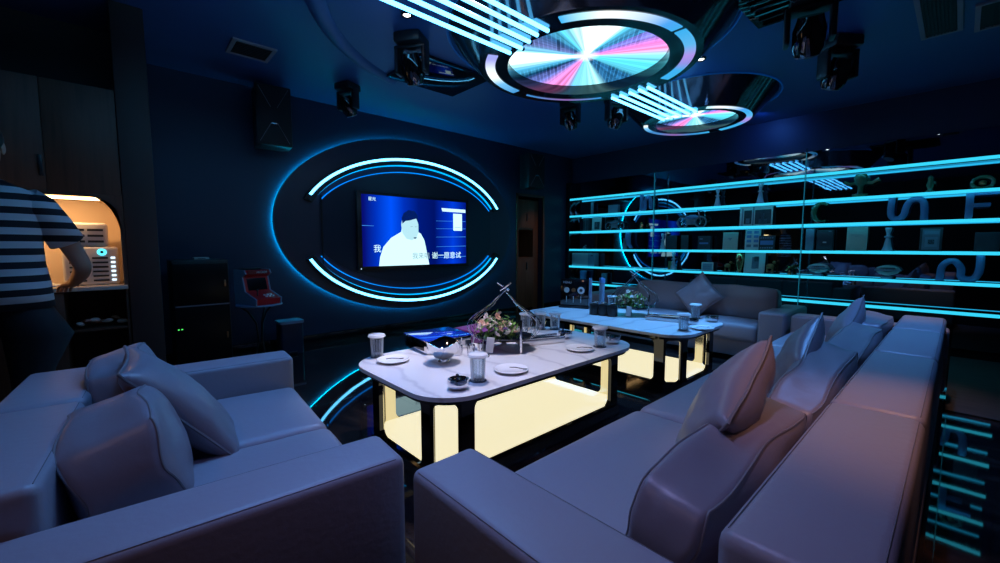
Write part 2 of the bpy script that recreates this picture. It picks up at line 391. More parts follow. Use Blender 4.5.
# ------------------------------------------------------------------ room shell
TVX = -5.4; BY = 6.9; RX = 1.7; FY = -2.0
struct('floor', MB().box(-6.6, RX+.1, FY-.1, BY+.15, -.1, 0), 'floor')
struct('ceiling', MB().box(-6.6, RX+.1, FY-.1, BY+.15, H, H+.1), 'ceiling')
struct('wall_left', MB().box(TVX-.1, TVX, .2, 5.36, 0, H).box(TVX-.1, TVX, 5.36, 6.02, 2.1, H).box(TVX-.1, TVX, 6.02, BY, 0, H), 'wall')
struct('wall_back', MB().box(-5.5, RX, BY+.02, BY+.12, 0, H), 'wall')
struct('wall_right', MB().box(RX, RX+.1, FY, BY+.1, 0, H), 'dark')
struct('wall_front', MB().box(-5, RX, FY-.1, FY, 0, H), 'dark')
struct('wall_cabinet', MB().box(-4.95, -4.85, FY, .06, 0, H), 'pillar')
struct('wall_pillar', MB().box(TVX-.1, -4.2, .06, .25, 0, H, bev=.006), 'pillar')
struct('baseboard_left', MB().box(TVX, TVX+.015, .25, 5.34, 0, .1, bev=.004).box(TVX, TVX+.015, 6.04, BY, 0, .1, bev=.004), 'gloss_black')
struct('trim_1', MB().box(TVX-.02, TVX+.02, 5.32, 5.36, 0, 2.14).box(TVX-.02, TVX+.02, 6.02, 6.06, 0, 2.14).box(TVX-.02, TVX+.02, 5.32, 6.06, 2.1, 2.14), 'warm_wood')
struct('wall_passage', MB().box(-6.5, -6.42, 5.2, 6.2, 0, H).box(-6.42, TVX-.1, 5.2, 5.28, 0, H).box(-6.42, TVX-.1, 6.1, 6.2, 0, H), 'dark')
# black side panel between doorway and shelves
struct('trim_2', MB().box(TVX, -5.3, 6.72, BY, 0, 2.45, bev=.004), 'gloss_black')

# recessed cabinet in the passage
c = thing('passage_cabinet', 'brown wooden cabinet with dark open niche inside the doorway beside the oval panel', 'cabinet', (-5.68, 5.645, 0)); c.scale = (1, .78, 1)
MB().box(-.2, .2, -.36, -.34, .0, 2.05).box(-.2, .2, .26, .44, .0, 2.05).box(-.2, -.18, -.36, .28, 0, 2.05).box(-.2, .2, -.34, .28, .96, .99).box(-.2, .2, -.34, .28, 1.5, 1.53).box(-.2, .2, -.34, .28, 2.02, 2.05).build('body', 'warm_wood', c)
for z0, z1, hz in ((1.53, 2.02, 1.66), (.04, .96, .76)):
    d = MB().box(.2, .22, -.34, .28, z0, z1, bev=.003).build('door', 'warm_wood', c)
    MB().box(.222, .235, .0, .03, hz, hz+.14, bev=.003).build('handle', 'black_plastic', d)
light('fill_passage_cabinet', 'SPOT', (-4.5, 6.1, H-.03), 26, (1, .5, .28), (-5.45, 5.68, 1.1), spot_size=.55, spot_blend=.8, shadow_soft_size=.05)  # added spot with no fixture, brightens the dark cabinet front

# ------------------------------------------------------------------ wooden service cabinets left
CX = -4.2
c = thing('upper_cabinet', 'dark wooden wall cabinet above the lit niche on the left', 'cabinet', (CX, -.765, 1.57))
MB().box(-.5, -.02, -1.15, .82, 0, .75).build('body', 'wood', c)
for y0, y1 in ((-1.15, -.66), (-.655, -.16), (-.155, .445), (.45, .82)):
    d = MB().box(-.018, 0, y0, y1, .0, .75, bev=.002).build('door', 'wood', c)
    if -.4 < y0 < .4: MB().box(.001, .014, y1-.03, y1-.008, .10, .24, bev=.003).build('handle', 'black_plastic', d)
# niche lining with rounded corner
c = thing('lit_niche', 'beige lined counter niche with rounded corner and warm strip light', 'niche', (CX, -.765, .91))
def niche_poly(o):
    return [(-1.15-o, -o), (.82+o, -o)] + [(.82+o - .13 + .13*math.cos(a), .655+o - .13 + .13*math.sin(a)) for a in [PI/2*k/8 for k in range(9)]] + [(-1.15-o, .655+o)]
yz = Matrix(((0, 0, 1, 0), (1, 0, 0, 0), (0, 1, 0, 0), (0, 0, 0, 1)))   # local xy -> world yz, extrude -> x
mb = MB(); p_out = niche_poly(.004)
o2 = [(-1.154, .0), (.824, .0)] + [(.824, .13 + .529*k/8) for k in range(8)] + [(.824, .659)] + [(-1.154, .659)]
mb.prism(o2, -.02, 0, mtx=yz, hole=[(-1.15, .002), (.80, .002)] + [(.80 - .15 + .15*math.cos(a), .64 - .15 + .15*math.sin(a)) for a in [PI/2*k/8 for k in range(9)]] + [(-1.15, .64)])
mb.build('surround', 'wood', c)
mb = MB(); sec = [(.80, .002)] + [(.80 - .15 + .15*math.cos(a), .64 - .15 + .15*math.sin(a)) for a in [PI/2*k/8 for k in range(9)]] + [(-1.15, .64)]
for a, b in zip(sec, sec[1:]):
    vs = [mb.bm.verts.new((x, q[0], q[1])) for x, q in ((-.46, a), (-.01, a), (-.01, b), (-.46, b))]; mb.bm.faces.new(vs)
vs = [mb.bm.verts.new(v) for v in ((-.46, -1.15, .002), (-.46, .80, .002), (-.46, .80, .64), (-.46, -1.15, .64))]; mb.bm.faces.new(vs)
mb.build('lining', 'niche', c)
MB().box(-.055, -.03, -1.1, .70, .618, .636).build('strip_light', 'warm_led', c)
light('niche_strip_glow', 'AREA', (CX-.1, -.75, 1.52), 9, (1, .58, .24), (CX-.25, -.75, .9), shape='RECTANGLE', size=.05, size_y=1.3).rotation_euler = (0, math.radians(18), 0)
tag(MB().box(CX-.5, CX+.02, -1.98, .056, .88, .91, bev=.004).build('counter_slab', 'beige'), 'pale counter slab under the lit niche', 'counter')
c = thing('lower_cabinet', 'dark wooden base cabinet with open shelves at its right end below the pale counter', 'cabinet', (CX, -.765, 0))
MB().box(-.5, -.02, -1.15, .48, .06, .88).box(-.5, -.48, .48, .82, 0.06, .88).box(-.48, -.02, .805, .82, .06, .88).box(-.48, 0, .48, .82, .06, .09).box(-.48, -.01, .48, .80, .585, .6).box(-.46, -.05, -1.15, .82, 0, .06).build('body', 'wood', c)
for y0, y1 in ((-1.15, -.62), (-.61, -.07), (-.06, .48)):
    MB().box(-.018, 0, y0, y1, .06, .87, bev=.002).build('door', 'wood', c)
for k in range(7):
    mtx = Matrix.Translation((CX-.10 - .05*(k % 2), -.22 + .038*k, .63 + .012*(k % 3))) @ Matrix.Rotation(.7*k, 4, 'Z') @ Matrix.Rotation(.3*(k % 3 - 1), 4, 'X')
    mb = MB(); mb.ball((0, 0, 0), .035, 10, (1, .7, .45))
    o = mb.box(-.045, -.03, -.02, .02, -.003, .003).build('snack_packet', 'packet' if k % 2 else 'packet_pale'); o.matrix_world = mtx
    tag(o, 'crinkled red or pale snack packet in the heap on the open cabinet shelf', 'packet', 'snack packets on the open shelf')

# charger dispenser on the counter
c = thing('charger_station', 'beige power bank dispenser with two columns of slots and glowing indicator lights on the counter', 'dispenser', (-4.4, -.115, .91))
MB().box(-.1, .1, -.17, .13, 0, .285, bev=.02, seg=3).build('body', 'plastic_white', c)
MB().box(-.1, .09, -.15, .08, .285, .46, bev=.02, seg=3).build('upper_body', 'plastic_white', c)
for col in (-.135, -.015):
    for k in range(6): MB().box(.099, .104, col+.0, col+.085, .03+.033*k, .043+.033*k).build('slot', 'dark', c)
for col in (-.13, -.03):
    for k in range(3): MB().box(.089, .093, col, col+.085, .315+.042*k, .331+.042*k).build('slot', 'dark', c)
for k in range(6): MB().box(.1, .106, .085, .11, .03+.033*k, .045+.033*k, bev=.003).build('indicator_light', 'lit_white', c)
MB().box(.1, .105, -.13, -.07, .228, .262, bev=.003).build('display', 'lit_white', c)
MB().cyl((.1, .04, .245), .026, .006, axis='x').build('status_ring', 'lit_cyan', c)
MB().cyl((.107, .04, .245), .01, .002, axis='x').build('ring_centre', 'dark', c)
tag(MB().tube([(-4.12, -.36, .925), (-4.2, -.28, .93), (-4.3, -.33, .93), (-4.4, -.38, .95), (-4.42, -.36, 1.0)], .005).build('charging_cable', 'white'), 'white cable lying on the counter beside the dispenser', 'cable')
tag(MB().lathe([(0, 0), (.05, 0), (.055, .02), (.05, .13), (.02, .2), (.018, .25), (0, .25)], (-4.5, -.42, .91)).build('dark_bottle', 'gloss_black'), 'dark bottle in the niche behind the reaching arm', 'bottle')

# ------------------------------------------------------------------ oval wall panel and arcs
OC = (3.23, 1.45)
def ell(ax, az, a, cy=OC[0], cz=OC[1]): return (cy + ax*math.cos(a), cz + az*math.sin(a))
c = thing('oval_wall_panel', 'large dark oval wall panel with cyan backlight and two lit arcs around the television', 'wall panel', (TVX, 0, 0))
N = 96
outer = [ell(1.87, 1.18, 2*PI*k/N, 3.22, 1.49) for k in range(N)]
MB().prism(outer, .04, .10, mtx=yz).build('oval_board', 'panel', c)
MB().prism([ell(1.6, .95, 2*PI*k/N, 3.22, 1.49) for k in range(N)], .0, .04, mtx=yz).build('spacer', 'dark', c)
MB().prism([ell(1.862, 1.172, 2*PI*k/N, 3.22, 1.49) for k in range(N)], .012, .028, mtx=yz, hole=[ell(1.845, 1.155, 2*PI*k/N, 3.22, 1.49) for k in range(N)]).build('backlight', 'backlight', c)
inner = [ell(1.49, .76, 2*PI*k/N) for k in range(N)]
MB().prism([p for p in inner if 1.88 <= p[0] <= 4.62], .10, .112, mtx=yz).build('inner_board', 'panel_in', c)
def arc_band(ax, az, w, a0, a1, x0, x1, name, m, n=60, cy=OC[0], cz=1.41, par=None):
    mb = MB(); rows = []
    for k in range(n+1):
        a = math.radians(a0 + (a1-a0)*k/n)
        i = ell(ax-w/2, az-w/2, a, cy, cz); o = ell(ax+w/2, az+w/2, a, cy, cz)
        rows.append([mb.bm.verts.new((x, p[0], p[1])) for x, p in ((x0, i), (x1, i), (x1, o), (x0, o))])
    for a, b in zip(rows, rows[1:]):
        for k in range(4): mb.bm.faces.new((a[k], a[(k+1) % 4], b[(k+1) % 4], b[k]))
    mb.bm.faces.new(rows[0]); mb.bm.faces.new(list(reversed(rows[-1])))
    return mb.build(name, m, par or c)
for a0, a1 in ((24, 157), (202, 336)):
    s = arc_band(1.61, .96, .10, a0-1, a1+3, .10, .160, 'arc_channel', 'black_plastic')
    arc_band(1.630, .980, .032, a0, a1-1, .160, .170, 'white_strip', 'white_cyan', par=s)
    arc_band(1.560, .905, .012, a0+2, a1-3, .10, .125, 'cyan_strip', 'cyan_soft', par=s)
    arc_band(1.500, .815, .010, a0+2, a1-3, .10, .124, 'blue_gradient_edge', 'blue_soft', par=s)  # added strip, its glow stands in for the soft blue gradient's edge
MB().box(.112, .125, 1.87, 1.885, .98, 1.82).build('edge_bar', 'dark', c)

# television
t = thing('television', 'large wall television showing a singer in white with song lyrics', 'television', (TVX+.113, 3.205, 1.395))
MB().box(0, .07, -.93, .93, -.545, .545, bev=.006).build('housing', 'black_plastic', t)
scr = MB().box(.07, .073, -.87, .87, -.49, .50).build('screen', 'tv_picture', t)
def flat(pts, x, m, name='picture', par=None):
    mb = MB(); mb.prism(pts, x, x+.0012, mtx=yz); return mb.build(name, m, par or scr, smooth=0)
DX = -.07
def flat_s(pts, *a): flat([(p[0]+DX, p[1]) for p in pts], *a)
flat_s([(-.57, -.49), (-.55, -.36), (-.5, -.22), (-.38, -.09), (-.22, .0), (-.2, .12), (-.02, .12), (.02, .02), (.1, -.02), (.16, -.12), (.2, -.3), (.24, -.49)], .0735, 'tv_white')
flat_s([(-.2, -.02), (-.22, .1), (-.2, .2), (-.1, .25), (.02, .22), (.06, .12), (.06, .0), (.03, -.08), (-.05, -.12), (-.14, -.1)], .0750, 'tv_face')
flat_s([(-.2, .12), (-.21, .2), (-.18, .27), (-.1, .32), (0, .31), (.05, .25), (.06, .17), (.02, .2), (-.08, .17), (-.15, .16)], .0765, 'tv_dark')
flat_s([(-.03, -.085), (.0, -.075), (.04, -.085), (.0, -.1)], .0765, 'tv_dark')
for yy in (-.05, .02): flat_s([(yy-.02, .075), (yy+.02, .08), (yy+.02, .085), (yy-.02, .082)], .0765, 'tv_grey')
for k, zz in enumerate((.19, .07, -.06, -.21, -.38)):
    flat([(.3, zz-.01), (.86, zz), (.86, zz+.008), (.3, zz-.006)], .0738, 'tv_line')
flat([(-.87, .07), (-.7, .07), (-.7, .075), (-.87, .078)], .0738, 'tv_line')
flat([(.42, .335), (.86, .335), (.86, .385), (.40, .385)], .0742, 'tv_white')
flat([(.62, .04), (.79, .04), (.79, .31), (.62, .31)], .0742, 'tv_white')
flat([(.645, .09), (.765, .09), (.765, .097), (.645, .097)], .0756, 'tv_grey')
def tv_txt(s, y, z, size, m='tv_white', bold=False):
    txt(s, size, m, scr, Matrix.Translation((.0762, y, z)) @ Matrix(((0, 0, 1, 0), (1, 0, 0, 0), (0, 1, 0, 0), (0, 0, 0, 1))), name='lyrics', bold=bold)
tv_txt('我', -.66, -.25, .115, bold=False)
tv_txt('我来唱', .03, -.36, .10, 'tv_grey', False)
tv_txt('谢一愿意试', .49, -.36, .11)
tv_txt('星光', -.72, .44, .055)
t.scale = (.9, .97, .945)
MB().box(.07, .074, -.9, -.89, -.525, -.515).build('power_light', 'lit_white', t)

# ------------------------------------------------------------------ shelves with glowing edges and mirror backing
tag(MB().box(-5.3, .42, BY-.005, BY+.015, 0, 2.45).build('mirror_backing', 'mirror_black'), 'black mirror panel behind the glowing shelves', 'mirror')
SZ = [2.12, 1.79, 1.48, 1.135, .805, .485]
names = ['topmost', 'second from the top', 'third from the top', 'fourth from the top', 'fifth from the top', 'lowest']
for k, z in enumerate(SZ):
    s = thing('wall_shelf', 'black shelf with glowing cyan front edge, %s of six' % names[k], 'shelf', (0, BY-.01, z), group='glowing wall shelves')
    MB().box(-5.28, .34, -.185, 0, -.008, 0).build('board', 'gloss_black', s)
    st = MB().box(-5.28, .34, -.2, -.190, -.030, .006, bev=.003).build('light_strip', 'cyan', s)
    MB().box(-5.28, .34, -.1895, -.1870, -.028, .004).build('added_rear_glow', 'cyan_inner', st)  # added glowing rear face, brightens the mirrored edge line and the items
for k, (x, lab) in enumerate(((-3.49, 'upright clear panel dividing the glowing shelves above the far sofa middle'), (-1.42, 'upright clear panel dividing the glowing shelves above the far sofa right armrest'))):
    s = thing('shelf_divider', lab, 'divider', (x, BY-.22, .0))
    MB().box(-.006, .006, -.035, .008, 0, 2.45).build('clear_panel', 'acrylic', s)
    MB().box(-.004, .004, -.039, -.035, 0.1, 2.4).build('edge', mat('edge_glow%d' % k, (.02, .2, .3), .3, emit=(.01, .2, .3), es=.5), s)

# ------------------------------------------------------------------ things on the shelves
def sh(k): return SZ[k-1] + .002
SY = 6.79
G = 'things on the glowing shelves'
def chess(x, k, h, lab, m='figure_pale'):
    s = h/.27
    mb = MB().lathe([(0, 0), (.05, 0), (.052, .01), (.043, .03), (.036, .06), (.02, .155), (.034, .16), (.034, .172), (.017, .18), (.016, .2), (.026, .235), (.03, .262), (.026, .27), (0, .27)], n=20)
    o = mb.build('chess_piece', m); o.location = (x, SY, sh(k)); o.scale = (s, s, s); return tag(o, lab, 'chess piece', 'large chess pieces on the shelves')
chess(-2.54, 2, .27, 'tall pale chess piece on the second shelf, left of the other one there')
chess(-1.965, 2, .29, 'tall pale chess piece on the second shelf directly above the double photo frame')
chess(-3.385, 4, .27, 'dim pale chess piece on the fourth shelf beside the left clear divider')
chess(-.595, 4, .28, 'pale chess piece on the fourth shelf between the light board and the framed poster')
chess(-3.19, 5, .29, 'pale chess piece on the fifth shelf just right of the left clear divider')

def frame_obj(x, w, h, k, lab, cat='picture frame', fr='blue_grey', inner='paper', marks=None, lean=.05, name='picture_frame', d=.02, y=SY):
    t = thing(name, lab, cat, (x, y+.03, sh(k)), rot=(-lean, 0, 0))
    MB().box(-w/2, w/2, -d/2, d/2, 0, h, bev=.004).build('frame', fr, t)
    if inner: MB().box(-w/2+.02, w/2-.02, -d/2-.002, -d/2, .02, h-.02).build('picture', inner, t)
    for (x0, x1, z0, z1, m) in (marks or []):
        MB().box(-w/2 + x0*w, -w/2 + x1*w, -d/2-.005, -d/2-.003, z0*h, z1*h).build('print', m, t)
    return t
frame_obj(-4.84, .06, .25, 2, 'slim pale upright slab near the left end of the second shelf', 'ornament', 'blue_grey', None, name='slim_slab')
frame_obj(-4.355, .2, .16, 2, 'small pale blue box near the left end of the second shelf', 'box', 'blue_grey', None, name='small_box', d=.08, lean=0)
frame_obj(-4.94, .13, .26, 3, 'dark book pair at the left end of the third shelf', 'book', 'ink', None, name='dark_book', d=.12, lean=0, marks=[(.45, .5, .05, .95, 'ink_mid')])
frame_obj(-4.73, .21, .27, 3, 'white framed photo near the left end of the third shelf', marks=[(.3, .85, .12, .65, 'ink'), (.4, .6, .3, .6, 'ink_mid')], fr='paper', inner='paper')
t = frame_obj(-2.02, .42, .29, 3, 'wide white double photo frame with dark portraits on the third shelf', fr='paper', inner='paper', marks=[(.07, .11, .05, .9, 'ink_mid'), (.14, .38, .12, .8, 'ink'), (.2, .32, .15, .4, 'ink_mid'), (.41, .45, .05, .95, 'ink_mid'), (.48, .96, .1, .8, 'ink'), (.6, .85, .12, .35, 'ink_mid'), (.66, .76, .35, .62, 'ink_mid')])
frame_obj(-3.255, .19, .24, 4, 'dark album right of the left clear divider on the fourth shelf', 'album', 'ink', None, name='album', lean=.03)
frame_obj(-3.03, .12, .24, 4, 'narrow dark album in the middle left of the fourth shelf', 'album', 'ink', None, name='album', lean=.03)
t = frame_obj(-2.71, .19, .22, 4, 'black box with a pale blue band on the fourth shelf', 'box', 'ink', None, name='black_box', d=.09, lean=0, marks=[(.15, .4, .75, .82, 'blue_grey'), (.15, .85, .42, .54, 'tube_blue')])
frame_obj(-2.345, .21, .27, 4, 'beige card board with small dark emblem on the fourth shelf', 'board', 'beige', None, name='card_board', marks=[(.38, .62, .62, .66, 'ink_mid'), (.45, .55, .55, .6, 'ink_mid')])
frame_obj(-2.045, .2, .3, 4, 'pale magazine with a grid of photos on the fourth shelf', 'magazine', 'paper', None, name='magazine', marks=[(a, a+.3, b, b+.13, 'ink_mid' if (b < .3) else 'tube_blue') for a in (.12, .58) for b in (.15, .38, .6, .8)])
frame_obj(-1.855, .2, .21, 4, 'dark plate with light blue block lettering on the fourth shelf', 'plate', 'ink', None, name='lettered_plate', y=SY-.03, marks=[(.1, .9, .38, .66, 'tube_blue')] + [(.1+.14*i, .18+.14*i, .14, .22, 'blue_grey') for i in range(6)] + [(.1+.14*i, .18+.14*i, .8, .88, 'blue_grey') for i in range(6)])
frame_obj(-1.36, .09, .29, 4, 'white upright slab right of the right clear divider on the fourth shelf', 'slab', 'blue_grey', None, name='white_slab', d=.08, lean=0)
frame_obj(-1.2, .17, .27, 4, 'black box with small white mark beside the white slab on the fourth shelf', 'box', 'ink', None, name='black_box', d=.08, lean=0, marks=[(.4, .62, .38, .44, 'paper'), (.72, .9, .9, .95, 'ink_mid')])
frame_obj(-.885, .2, .3, 4, 'plain light board with faint line on the fourth shelf', 'board', 'beige', None, name='light_board', marks=[(.2, .8, .66, .67, 'ink_mid'), (.4, .6, .6, .61, 'ink_mid')])
frame_obj(-.24, .18, .27, 4, 'dark framed poster with oval emblem on the fourth shelf', 'picture frame', 'ink', 'ink_mid', marks=[(.2, .85, .72, .85, 'blue_grey'), (.25, .8, .2, .6, 'blue_grey'), (.38, .66, .3, .5, 'ink')])
frame_obj(.18, .18, .21, 4, 'black frame near the right end of the fourth shelf', 'picture frame', 'ink', 'ink')
MBw = thing('carton', 'pale blue carton box on the left end of the fifth shelf', 'box', (-4.97, SY, sh(5)))
MB().box(-.26, .12, -.07, .08, 0, .255, bev=.004).build('body', 'carton', MBw)
MB().box(.122, .27, -.07, .08, 0, .25, bev=.004).build('end_flap', 'blue_grey', MBw)
MB().box(.19, .24, -.073, -.07, .2, .215).build('handle_hole', 'ink', MBw)
frame_obj(-3.265, .1, .14, 5, 'small olive card behind the chess piece on the fifth shelf', 'card', 'stem', None, name='small_card', y=SY+.04)
frame_obj(-2.66, .18, .14, 5, 'small landscape white photo frame on the fifth shelf', fr='paper', inner='blue_grey', marks=[(.25, .75, .3, .36, 'ink_mid'), (.2, .8, .5, .55, 'ink_mid')])
frame_obj(-2.01, .27, .31, 5, 'large white framed portrait leaning on the fifth shelf', fr='paper', inner='paper', lean=.12, marks=[(.38, .72, .22, .75, 'ink_mid'), (.48, .7, .55, .78, 'ink'), (.4, .58, .2, .45, 'blue_grey')])
frame_obj(-1.94, .16, .1, 6, 'small dark frame on the lowest shelf right behind the far sofa back', 'picture frame', 'ink_mid', 'ink', name='picture_frame')
frame_obj(-4.53, .1, .2, 6, 'narrow grey box on the left part of the lowest shelf', 'box', 'ink_mid', None, name='narrow_box', d=.06, lean=0)
tag(MB().lathe([(0, 0), (.05, 0), (.065, .2), (.07, .22), (.055, .23), (0, .23)], (-5.0, SY, sh(6))).build('blue_cup', 'tube_blue'), 'blue lidded cup at the left end of the lowest shelf', 'cup')
frame_obj(-2.55, .12, .06, 6, 'small dark model behind the diamond pillow on the lowest shelf', 'model', 'ink_mid', None, name='small_model', d=.05, lean=0)

def tube_letter(pts2, r, loc, lab, name='tube_sculpture'):
    pts = [Vector((x*.72, 0, z)) for x, z in pts2]
    # smooth by Catmull subdivision
    out = []
    for i in range(len(pts)-1):
        p0, p1, p2, p3 = pts[max(i-1, 0)], pts[i], pts[i+1], pts[min(i+2, len(pts)-1)]
        for k in range(5):
            t = k/5; out.append(.5*((2*p1) + (p2-p0)*t + (2*p0-5*p1+4*p2-p3)*t*t + (3*p1-p0-3*p2+p3)*t**3))
    out.append(pts[-1])
    o = MB().tube(out, r, 14).build(name, 'tube_blue'); o.location = loc
    return tag(o, lab, 'sculpture', 'thick blue tube sculptures')
tube_letter([(-.11, .29), (-.11, .04), (-.1, .04), (-.02, .05), (-.02, .18), (.03, .235), (.09, .23), (.12, .16), (.12, .04)], .033, (-3.71, SY, sh(2)), 'thick blue tube bent into an arch beside an upright stem on the second shelf')
tube_letter([(-.24, .31), (-.25, .12), (-.22, .05), (-.15, .035), (-.09, .08), (-.07, .16), (-.03, .23), (.05, .25), (.12, .22), (.14, .12), (.14, .01)], .033, (-.44+.03, SY, sh(3)), 'thick blue tube curving like a wave on the third shelf right side')
tube_letter([(-.24, .01), (-.23, .15), (-.17, .22), (-.09, .22), (-.03, .15), (-.02, .06), (.04, .03), (.12, .05), (.16, .14), (.16, .3)], .033, (.03, SY, sh(5)), 'thick blue tube with arch and upturned end at the right of the fifth shelf')
c = thing('letter_sculpture', 'blue block shaped like the letter F at the right end of the third shelf', 'sculpture', (.0, SY, sh(3)))
MB().box(0, .06, -.04, .04, 0, .3, bev=.008).box(.055, .25, -.035, .035, .25, .3, bev=.008).box(.055, .18, -.035, .035, .13, .17, bev=.008).build('block', 'tube_blue', c)

# green glass trophies
c = thing('green_ornament', 'tall green glass trophy on the second shelf right of the right divider', 'ornament', (-.88, SY, sh(2)), group='green glass ornaments')
MB().lathe([(0, 0), (.08, 0), (.08, .04), (.03, .06), (.03, .14), (.06, .17), (.07, .24), (.05, .28), (0, .28)]).build('column', 'green_glass', c)
MB().tube([(-.16, 0, .2), (-.1, 0, .17), (0, 0, .19), (.1, 0, .17), (.17, 0, .21)], .022).build('wings', 'green_glass', c)
c = thing('green_ornament', 'small green figurine on the second shelf above the wave shaped tube', 'ornament', (-.28, SY, sh(2)), group='green glass ornaments')
MB().lathe([(0, 0), (.04, 0), (.04, .02), (.02, .04), (.035, .09), (.02, .14), (.025, .17), (0, .2)]).build('figure', 'green_glass', c)
MB().ball((.03, 0, .11), .02).build('arm', 'green_glass', c)
c = thing('green_ornament', 'low round green ornament on the second shelf above the letter block', 'ornament', (.11, SY, sh(2)), group='green glass ornaments')
MB().tube([(.075*math.cos(a), 0, .075+.06*math.sin(a)) for a in [2*PI*k/20 for k in range(20)]], .018, closed=True).build('ring', 'green_glass', c)
MB().ball((0, 0, .07), .03).build('stone', 'bronze', c)
c = thing('green_ornament', 'green crescent shaped glass ornament on the third shelf near the right divider', 'ornament', (-1.27, SY, sh(3)), group='green glass ornaments')
MB().tube([(.09*math.cos(a)+.02, 0, .15+.12*math.sin(a)) for a in [math.radians(50+25*k) for k in range(11)]], .02, rads=[.012, .018, .024, .028, .03, .032, .03, .028, .024, .018, .014]).build('crescent', 'green_glass', c)
MB().box(-.05, .05, -.03, .03, 0, .03, bev=.004).build('foot', 'gloss_black', c)

# motorcycle models
def moto(x, k, s, lab, m):
    c = thing('motorcycle_model', lab, 'model motorcycle', (x, SY, sh(k)), group='motorcycle models on the third shelf'); c.scale = (s, s, s)
    for wx in (-.13, .13):
        wl = MB().tube([(wx + .075*math.cos(a), 0, .085+.075*math.sin(a)) for a in [2*PI*q/24 for q in range(24)]], .011, 8, closed=True).build('wheel', 'ink_mid', c)
        mb = MB()
        for q in range(6):
            a = PI*q/6; mb.tube([(wx-.07*math.cos(a), 0, .085-.07*math.sin(a)), (wx+.07*math.cos(a), 0, .085+.07*math.sin(a))], .003, 5)
        mb.build('spokes', 'chrome', wl)
    MB().ball((0, 0, .16), .06, 14, (1.6, .45, .6)).build('tank', m, c)
    MB().box(-.17, -.02, -.02, .02, .17, .19, bev=.008).build('saddle', 'ink', c)
    MB().tube([(.13, 0, .085), (.1, 0, .2), (.09, 0, .24)], .008).build('fork', 'chrome', c)
    MB().tube([(.09, -.07, .25), (.1, 0, .235), (.09, .07, .25)], .006).build('handlebar', 'chrome', c)
    MB().box(-.07, .06, -.025, .025, .05, .13, bev=.01).build('engine', 'ink_mid', c)
    return c
moto(-4.32, 3, .95, 'dim motorcycle model near the left end of the third shelf', 'ink_mid')
moto(-2.92, 3, 1.1, 'blue motorcycle model with round wheels in the middle of the third shelf', 'tube_blue')

# vases and bronzes
tag(MB().lathe([(0, 0), (.03, 0), (.04, .06), (.018, .11), (.025, .13), (0, .13)], (-3.78, SY, sh(3))).build('gold_vase', 'gold'), 'little gold vase left of the left divider on the third shelf', 'vase')
tag(MB().lathe([(0, 0), (.03, 0), (.022, .03), (.045, .12), (.055, .2), (.045, .28), (.03, .305), (0, .305)], (-2.2, SY+.02, sh(5))).build('gold_vase', 'gold'), 'tall golden vase beside the large leaning portrait on the fifth shelf', 'vase')
def bronze(x, lab, s=1):
    c = thing('bronze_figure', lab, 'figurine', (x, SY, sh(5)), group='bronze figures on the fifth shelf'); c.scale = (s, s, s)
    MB().ball((0, 0, .1), .035, 12, (1.3, .8, 1)).ball((.045, 0, .15), .02).tube([(-.03, 0, .08), (-.03, 0, .02)], .01).tube([(.03, 0, .08), (.03, 0, .02)], .01).build('body', 'bronze', c)
    MB().box(-.06, .06, -.03, .03, 0, .02, bev=.003).build('base', 'gloss_black', c)
bronze(-2.36, 'small bronze figure on the fifth shelf left of the tall golden vase')
bronze(-1.8, 'small bronze figure on the fifth shelf right of the leaning portrait', 1.1)
c = thing('gold_plane', 'golden winged figurine beside the right clear divider on the fifth shelf', 'figurine', (-1.56, SY-.02, sh(5)))
MB().tube([(-.05, 0, .06), (.06, 0, .14)], .014).tube([(-.02, -.04, .12), (.02, .0, .1), (.04, .05, .07)], .01).build('body', 'gold', c)
MB().cyl((0, 0, 0), .03, .06, 14, .01).build('base', 'bronze', c)
def bowlglass(x, lab):
    c = thing('glass_ornament', lab, 'glass ornament', (x, SY-.02, sh(5)), group='round glass ornaments on the fifth shelf')
    MB().lathe([(0, 0), (.06, 0), (.055, .03), (.02, .04), (0, .04)]).build('foot', 'blue_grey', c)
    MB().lathe([(.02, .04), (.09, .07), (.115, .11), (.10, .14), (.05, .16), (0, .165)]).build('dome', 'glass', c)
    MB().tube([(.115*math.cos(a), .115*math.sin(a), .105) for a in [2*PI*q/24 for q in range(24)]], .007, closed=True).build('rim', 'blue_grey', c)
bowlglass(-1.245, 'round glass ornament on the fifth shelf beside the right clear divider')
bowlglass(-.575, 'round glass ornament on the fifth shelf left of the arched blue tube')
tag(MB().ball((-4.98, SY, sh(4)+.03), .03, 10, (1.3, .8, 1)).cyl((-4.98, SY, sh(4)), .02, .02).ball((-4.95, SY, sh(4)+.07), .018).build('animal_figurine', 'ink_mid'), 'tiny dark animal figurine at the left end of the fourth shelf', 'figurine')
for nm, x, k, s in (('small dark ornament at the left of the fourth shelf above the carton', -4.1, 4, .8),):
    tag(MB().lathe([(0, 0), (.05*s, 0), (.06*s, .08), (.03*s, .16), (.035*s, .2), (0, .22*s)], (x, SY, sh(k))).build('dark_vase', 'ink_mid'), nm, 'vase')
c = thing('curved_horn', 'long blue bent horn shape standing on the fourth shelf in front of the mirror', 'ornament', (-3.98, SY, sh(4)))
MB().tube([(-.05, 0, .3), (-.06, 0, .2), (-.04, 0, .1), (.02, 0, .02)], .04, rads=[.05, .05, .04, .03]).build('horn', 'tube_blue', c)
MB().box(-.04, .07, -.04, .04, 0, .015).build('base', 'ink', c)

